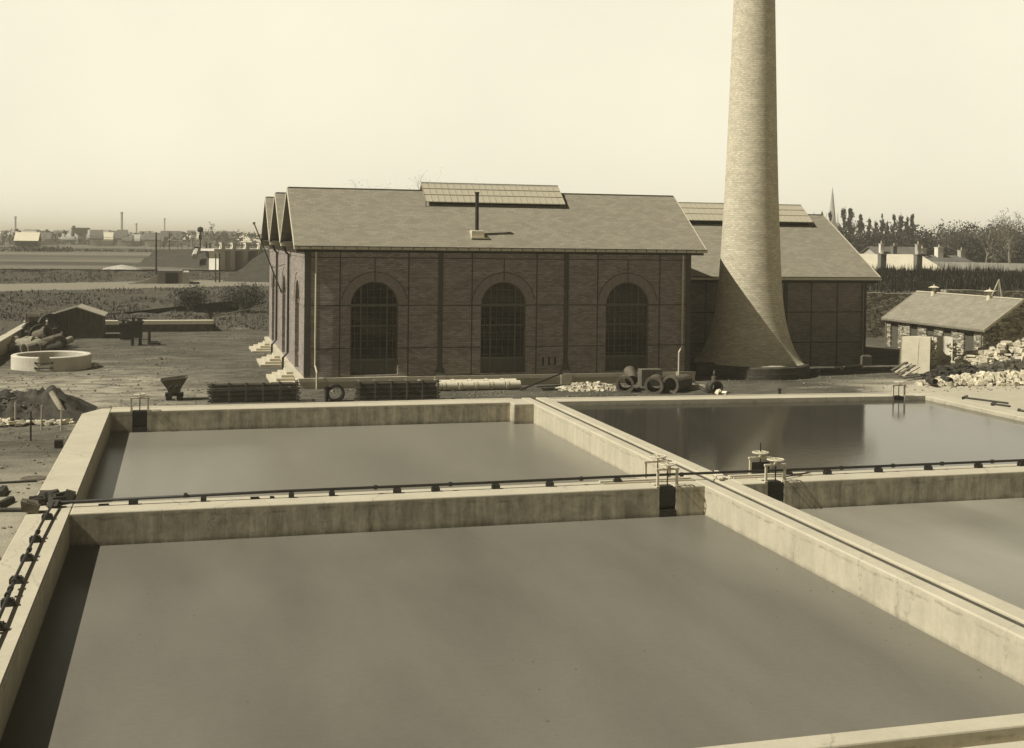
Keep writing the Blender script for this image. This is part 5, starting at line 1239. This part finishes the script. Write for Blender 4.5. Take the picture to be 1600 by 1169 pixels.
post('pole', 337, 396, 443, 150, .09, 'short dark pole before the bridge pier, left of a pair', 'pole')
post('pole', 343, 396, 443.5, 150, .12, 'short dark pole before the bridge pier, right of a pair', 'pole')
post('signal_post', 313, 359, 390, 198, .12, 'railway signal post with a round top on the earth mound', 'signal', ball=True)
post('pole', 264.5, 362, 392, 230, .1, 'thin dark pole behind the left earth mound', 'pole')
for k, (px, yt) in enumerate([(250, 377), (256, 374), (278, 370), (294, 364), (284, 378), (301, 376)]): post('pole', px, yt, 392, 320, .09, 'faint thin pole beyond the mound, number %s from the left' % ['one', 'two', 'three', 'five', 'four', 'six'][k], 'pole')
for k, (px, yt) in enumerate([(322.5, 379.5), (328, 380.5)]): post('post', px, yt, 387, 190, .17, '%s short dark post on the bridge approach' % ['left', 'right'][k], 'post')
for k, px in enumerate((305, 309.5)):
    a = DP(px, 390, 192); m = MB(); m.box((a.x-.22, a.y-.2, a.z-.4), (a.x+.22, a.y+.2, a.z+.45)); tag(m.build('box', 'iron'), ['left', 'right'][k]+' small dark box on top of the earth mound', 'box')
a = DP(304, 401, 183); m = MB(); b = DP(307, 392, 187); m.tube([tuple(a), tuple(b)], .45, 6); tag(m.build('chute', 'far_wall'), 'pale chute running down the face of the earth mound', 'chute')
# culvert in the second bank
cvx0, cvx1, cvY = -2.6, .25, 149.2
t = thing('culvert', (-1, cvY, 2.2), 'dark culvert opening with pale jamb and curved wing wall', 'culvert')
m = MB(); m.box((cvx0, cvY, 2.0), (cvx1, cvY+8, 3.72)); m.build('opening', 'far_dark', t)
m = MB(); m.box((cvx0+.9, cvY-.02, 2.1), (cvx1-.5, cvY-.0005, 3.5)); m.build('mouth', 'opening_shade', t)  # flat dark sheet painted as the shade inside the culvert
m = MB(); m.box((cvx1, cvY-.8, 2.0), (cvx1+.75, cvY+6, 3.6)); m.build('jamb', 'far_wall', t)
m = MB(); vs = []
for k in range(9):
    f = k/8; x = cvx0+.3-3.2*f*f-.4*f; y = cvY+1.0-.8*f; h = 1.55*(1-f)**1.3+.05
    vs += [(x, y, 2.0), (x, y, 2.2+h), (x, y+.5, 2.2+h), (x, y+.5, 2.0)]
fs = []
for k in range(8):
    for j in range(4): fs.append((k*4+j, k*4+(j+1)%4, (k+1)*4+(j+1)%4, (k+1)*4+j))
m.add(vs, fs); m.build('wing_wall', 'far_wall', t)
a = YP(-120, 424, 165.5); m = MB()
for k in range(46): x = -46+k*1.35; m.box((x, 167.6, 3.0), (x+1.352 if k < 45 else x+1.35, 167.8, 3.34+.02*math.sin(k*2.1)))
tag(m.build('low_wall', 'wood_dark'), 'thin dark line of edging along the top of the far bank', 'edging')
heap(-20, 160.8, 17, 1.8, .2, 330, .2, .7, 'rubble', 'rock', 'scattered pale stones on the face of the far bank', 33)
def pile(cx, cy, R, h, label):
    m = MB(); m.lathe([(0.01, h), (R*.4, h*.7), (R*.75, h*.28), (R, -.1)], (cx, cy, 3.0), 20); return tag(m.build('sand_pile', 'far_wall'), label, 'pile')
a = G(208, 418, 3.0); pile(a.x-1, a.y-14, 3.2, .75, 'pale pile of sand at the foot of the earth mound')
# barn and fields
b0 = DP(25, 396, 335); b1 = DP(56, 396, 330)
house('barn', b0.x, b1.x, b0.y-3, b0.y+5, 2.9, 6.0, 8.2, 'far_dark', 'white_roof', 'pale roofed barn alone in the fields at the left', 'barn')
for k, (px, D, w_, lb) in enumerate([(35, 325, 8, 'dark low hedge before the barn'), (78, 330, 6, 'dark clump right of the barn'), (160, 345, 22, 'thin dark hedge line right of the barn')]):
    r = random.Random(k+90); p = DP(px, 397, D); m = MB()
    for i in range(500 if k < 2 else 900): leaf(m, Vector((p.x+r.uniform(-w_, w_), p.y+r.uniform(-1, 1), 3+r.uniform(0, 1.5 if k < 2 else .7)*(1-.3*r.random()))), r.uniform(.3, .8), r)
    tag(m.build('hedge', 'leaf'), lb, 'hedge')
# the distant town
r = random.Random(77)
protos = {}
def far_house(px, D, w_, h, dep, roofh, wm, rm, label, group, z=3.0):
    key = (wm, rm); p = DP(px, 380, D)
    if key not in protos:
        protos[key] = house('house', p.x-.5, p.x+.5, p.y-.5, p.y+.5, 0, .62, 1, wm, rm, label, 'house', group)
        t = protos[key]
        for c in list(t.children):
            me = c.data
            for v in me.vertices:
                if c.name.startswith('roof'): v.co.x *= .75; v.co.y *= .8
        t.location = (p.x, p.y, z); t.scale = (w_, dep, h+roofh); return t
    return dup(protos[key], (p.x, p.y, z), 0, label, (w_, dep, h+roofh))
gr = 'houses of the distant town'
kinds = [('far_wall', 'far_roof', 'small grey house with dark roof in the hazy distant town'), ('far_white', 'far_roof', 'small white walled house with dark roof in the hazy distant town'), ('far_dark', 'far_wall', 'small dark walled house in the hazy distant town'), ('far_wall', 'white_roof', 'small pale roofed house in the hazy distant town')]
for i in range(230):
    px = r.uniform(-30, 425); D = r.choice((520, 600, 680, 760, 850, 950, 1100)); k = r.choices(range(4), (4, 3, 2, 2))[0]; wm, rm, lb = kinds[k]
    far_house(px, D+r.uniform(-25, 25), r.uniform(3.5, 8.5), r.uniform(2.2, 4.6), r.uniform(5, 9), r.uniform(1.4, 3.0), wm, rm, lb, gr)
bt = thing('tall_building', tuple(DP(126, 380, 560)[:2])+(3,), 'tall square dark block of flats in the distant town', 'building')
q = DP(126, 380, 560); m = MB(); m.box((q.x-3.7, q.y-4, 2), (q.x+3.7, q.y+4, 10.4)); m.build('wall', 'far_dark', bt); m = MB(); m.box((q.x-3.9, q.y-4.2, 10.4), (q.x+3.9, q.y+4.2, 10.7)); m.box((q.x-3.6, q.y-1, 10.7), (q.x-2.4, q.y+1, 11.6)); m.build('roof', 'far_roof', bt)
for px, D, hw, zt2, lb in ((190, 1000, 1.3, 25, 'slender factory chimney above the distant town'), (24, 900, .9, 19, 'faint chimney above the left of the distant town'), (213, 900, .8, 15, 'faint short chimney right of the slender one'), (257, 900, .7, 19, 'thin far chimney beyond the tall pole')):
    p = DP(px, 370, D); m = MB(); m.cyl((p.x, p.y, 2), (p.x, p.y, zt2), hw, hw*.7, n=12); m.cyl((p.x, p.y, zt2), (p.x, p.y, zt2+1.2), hw*.95, hw*.95, n=12); tag(m.build('factory_chimney', 'far_wall'), lb, 'chimney')
q = DP(205, 380, 560); bt = thing('factory', (q.x, q.y, 3), 'long low dark factory shed right of the tall block in the town', 'building')
m = MB(); m.box((q.x-5, q.y-4, 2), (q.x+5.5, q.y+4, 5.6)); m.build('wall', 'far_dark', bt); m = MB(); m.hexa([(q.x-5.3, q.y-4.4, 5.6), (q.x+5.8, q.y-4.4, 5.6), (q.x+5.8, q.y+4.4, 5.6), (q.x-5.3, q.y+4.4, 5.6), (q.x-5.3, q.y-.2, 7.2), (q.x+5.8, q.y-.2, 7.2), (q.x+5.8, q.y+.2, 7.2), (q.x-5.3, q.y+.2, 7.2)]); m.build('roof', 'far_roof', bt)
for k, (px, yt, D, H, lb) in enumerate([(329, 347, 420, 12, 'bare tree beyond the bridge, largest of the far left'), (372, 357, 430, 9, 'bare tree beyond the bridge, nearer the hall'), (345, 362, 450, 7, 'low bare tree between two larger ones beyond the bridge'), (396, 360, 440, 8, 'bare tree beyond the bridge beside the flagpole')]):
    p = DP(px, yt, D); bare_tree(p.x, p.y, 3, p.z-3, 60+k, lb, 350, lv=3, n=5, spread=.6, R=.2, ls=(.3, .8), mat='leaf')
r = random.Random(99); m = MB()
for i in range(9000):
    px = r.uniform(-40, 430); D = r.uniform(480, 1300); p = DP(px, 370, D)
    if noise.noise((p.x*.02, D*.012, 2)) < 0.0: continue
    leaf(m, Vector((p.x, p.y, 3+r.uniform(0, 1)**1.5*6.0)), r.uniform(1.2, 3.2), r)
tag(m.build('far_trees', 'leaf'), 'hazy scrub and trees among the distant town', kind='stuff')

# ================================================================== air
hm = bpy.data.materials.new('haze'); hm.use_nodes = True; hn = hm.node_tree; hn.nodes.clear()
ho = hn.nodes.new('ShaderNodeOutputMaterial'); hv = hn.nodes.new('ShaderNodeVolumePrincipled')
hv.inputs['Color'].default_value = (1, .95, .80, 1); hv.inputs['Density'].default_value = HAZE; hv.inputs['Anisotropy'].default_value = 0
hn.links.new(hv.outputs[0], ho.inputs['Volume'])
if HAZE:
    m = MB(); m.box((-9500, -120, -4), (9500, 14900, 31)); h = m.build('haze', hm); tag(h, 'thin pale haze filling the air', kind='stuff')
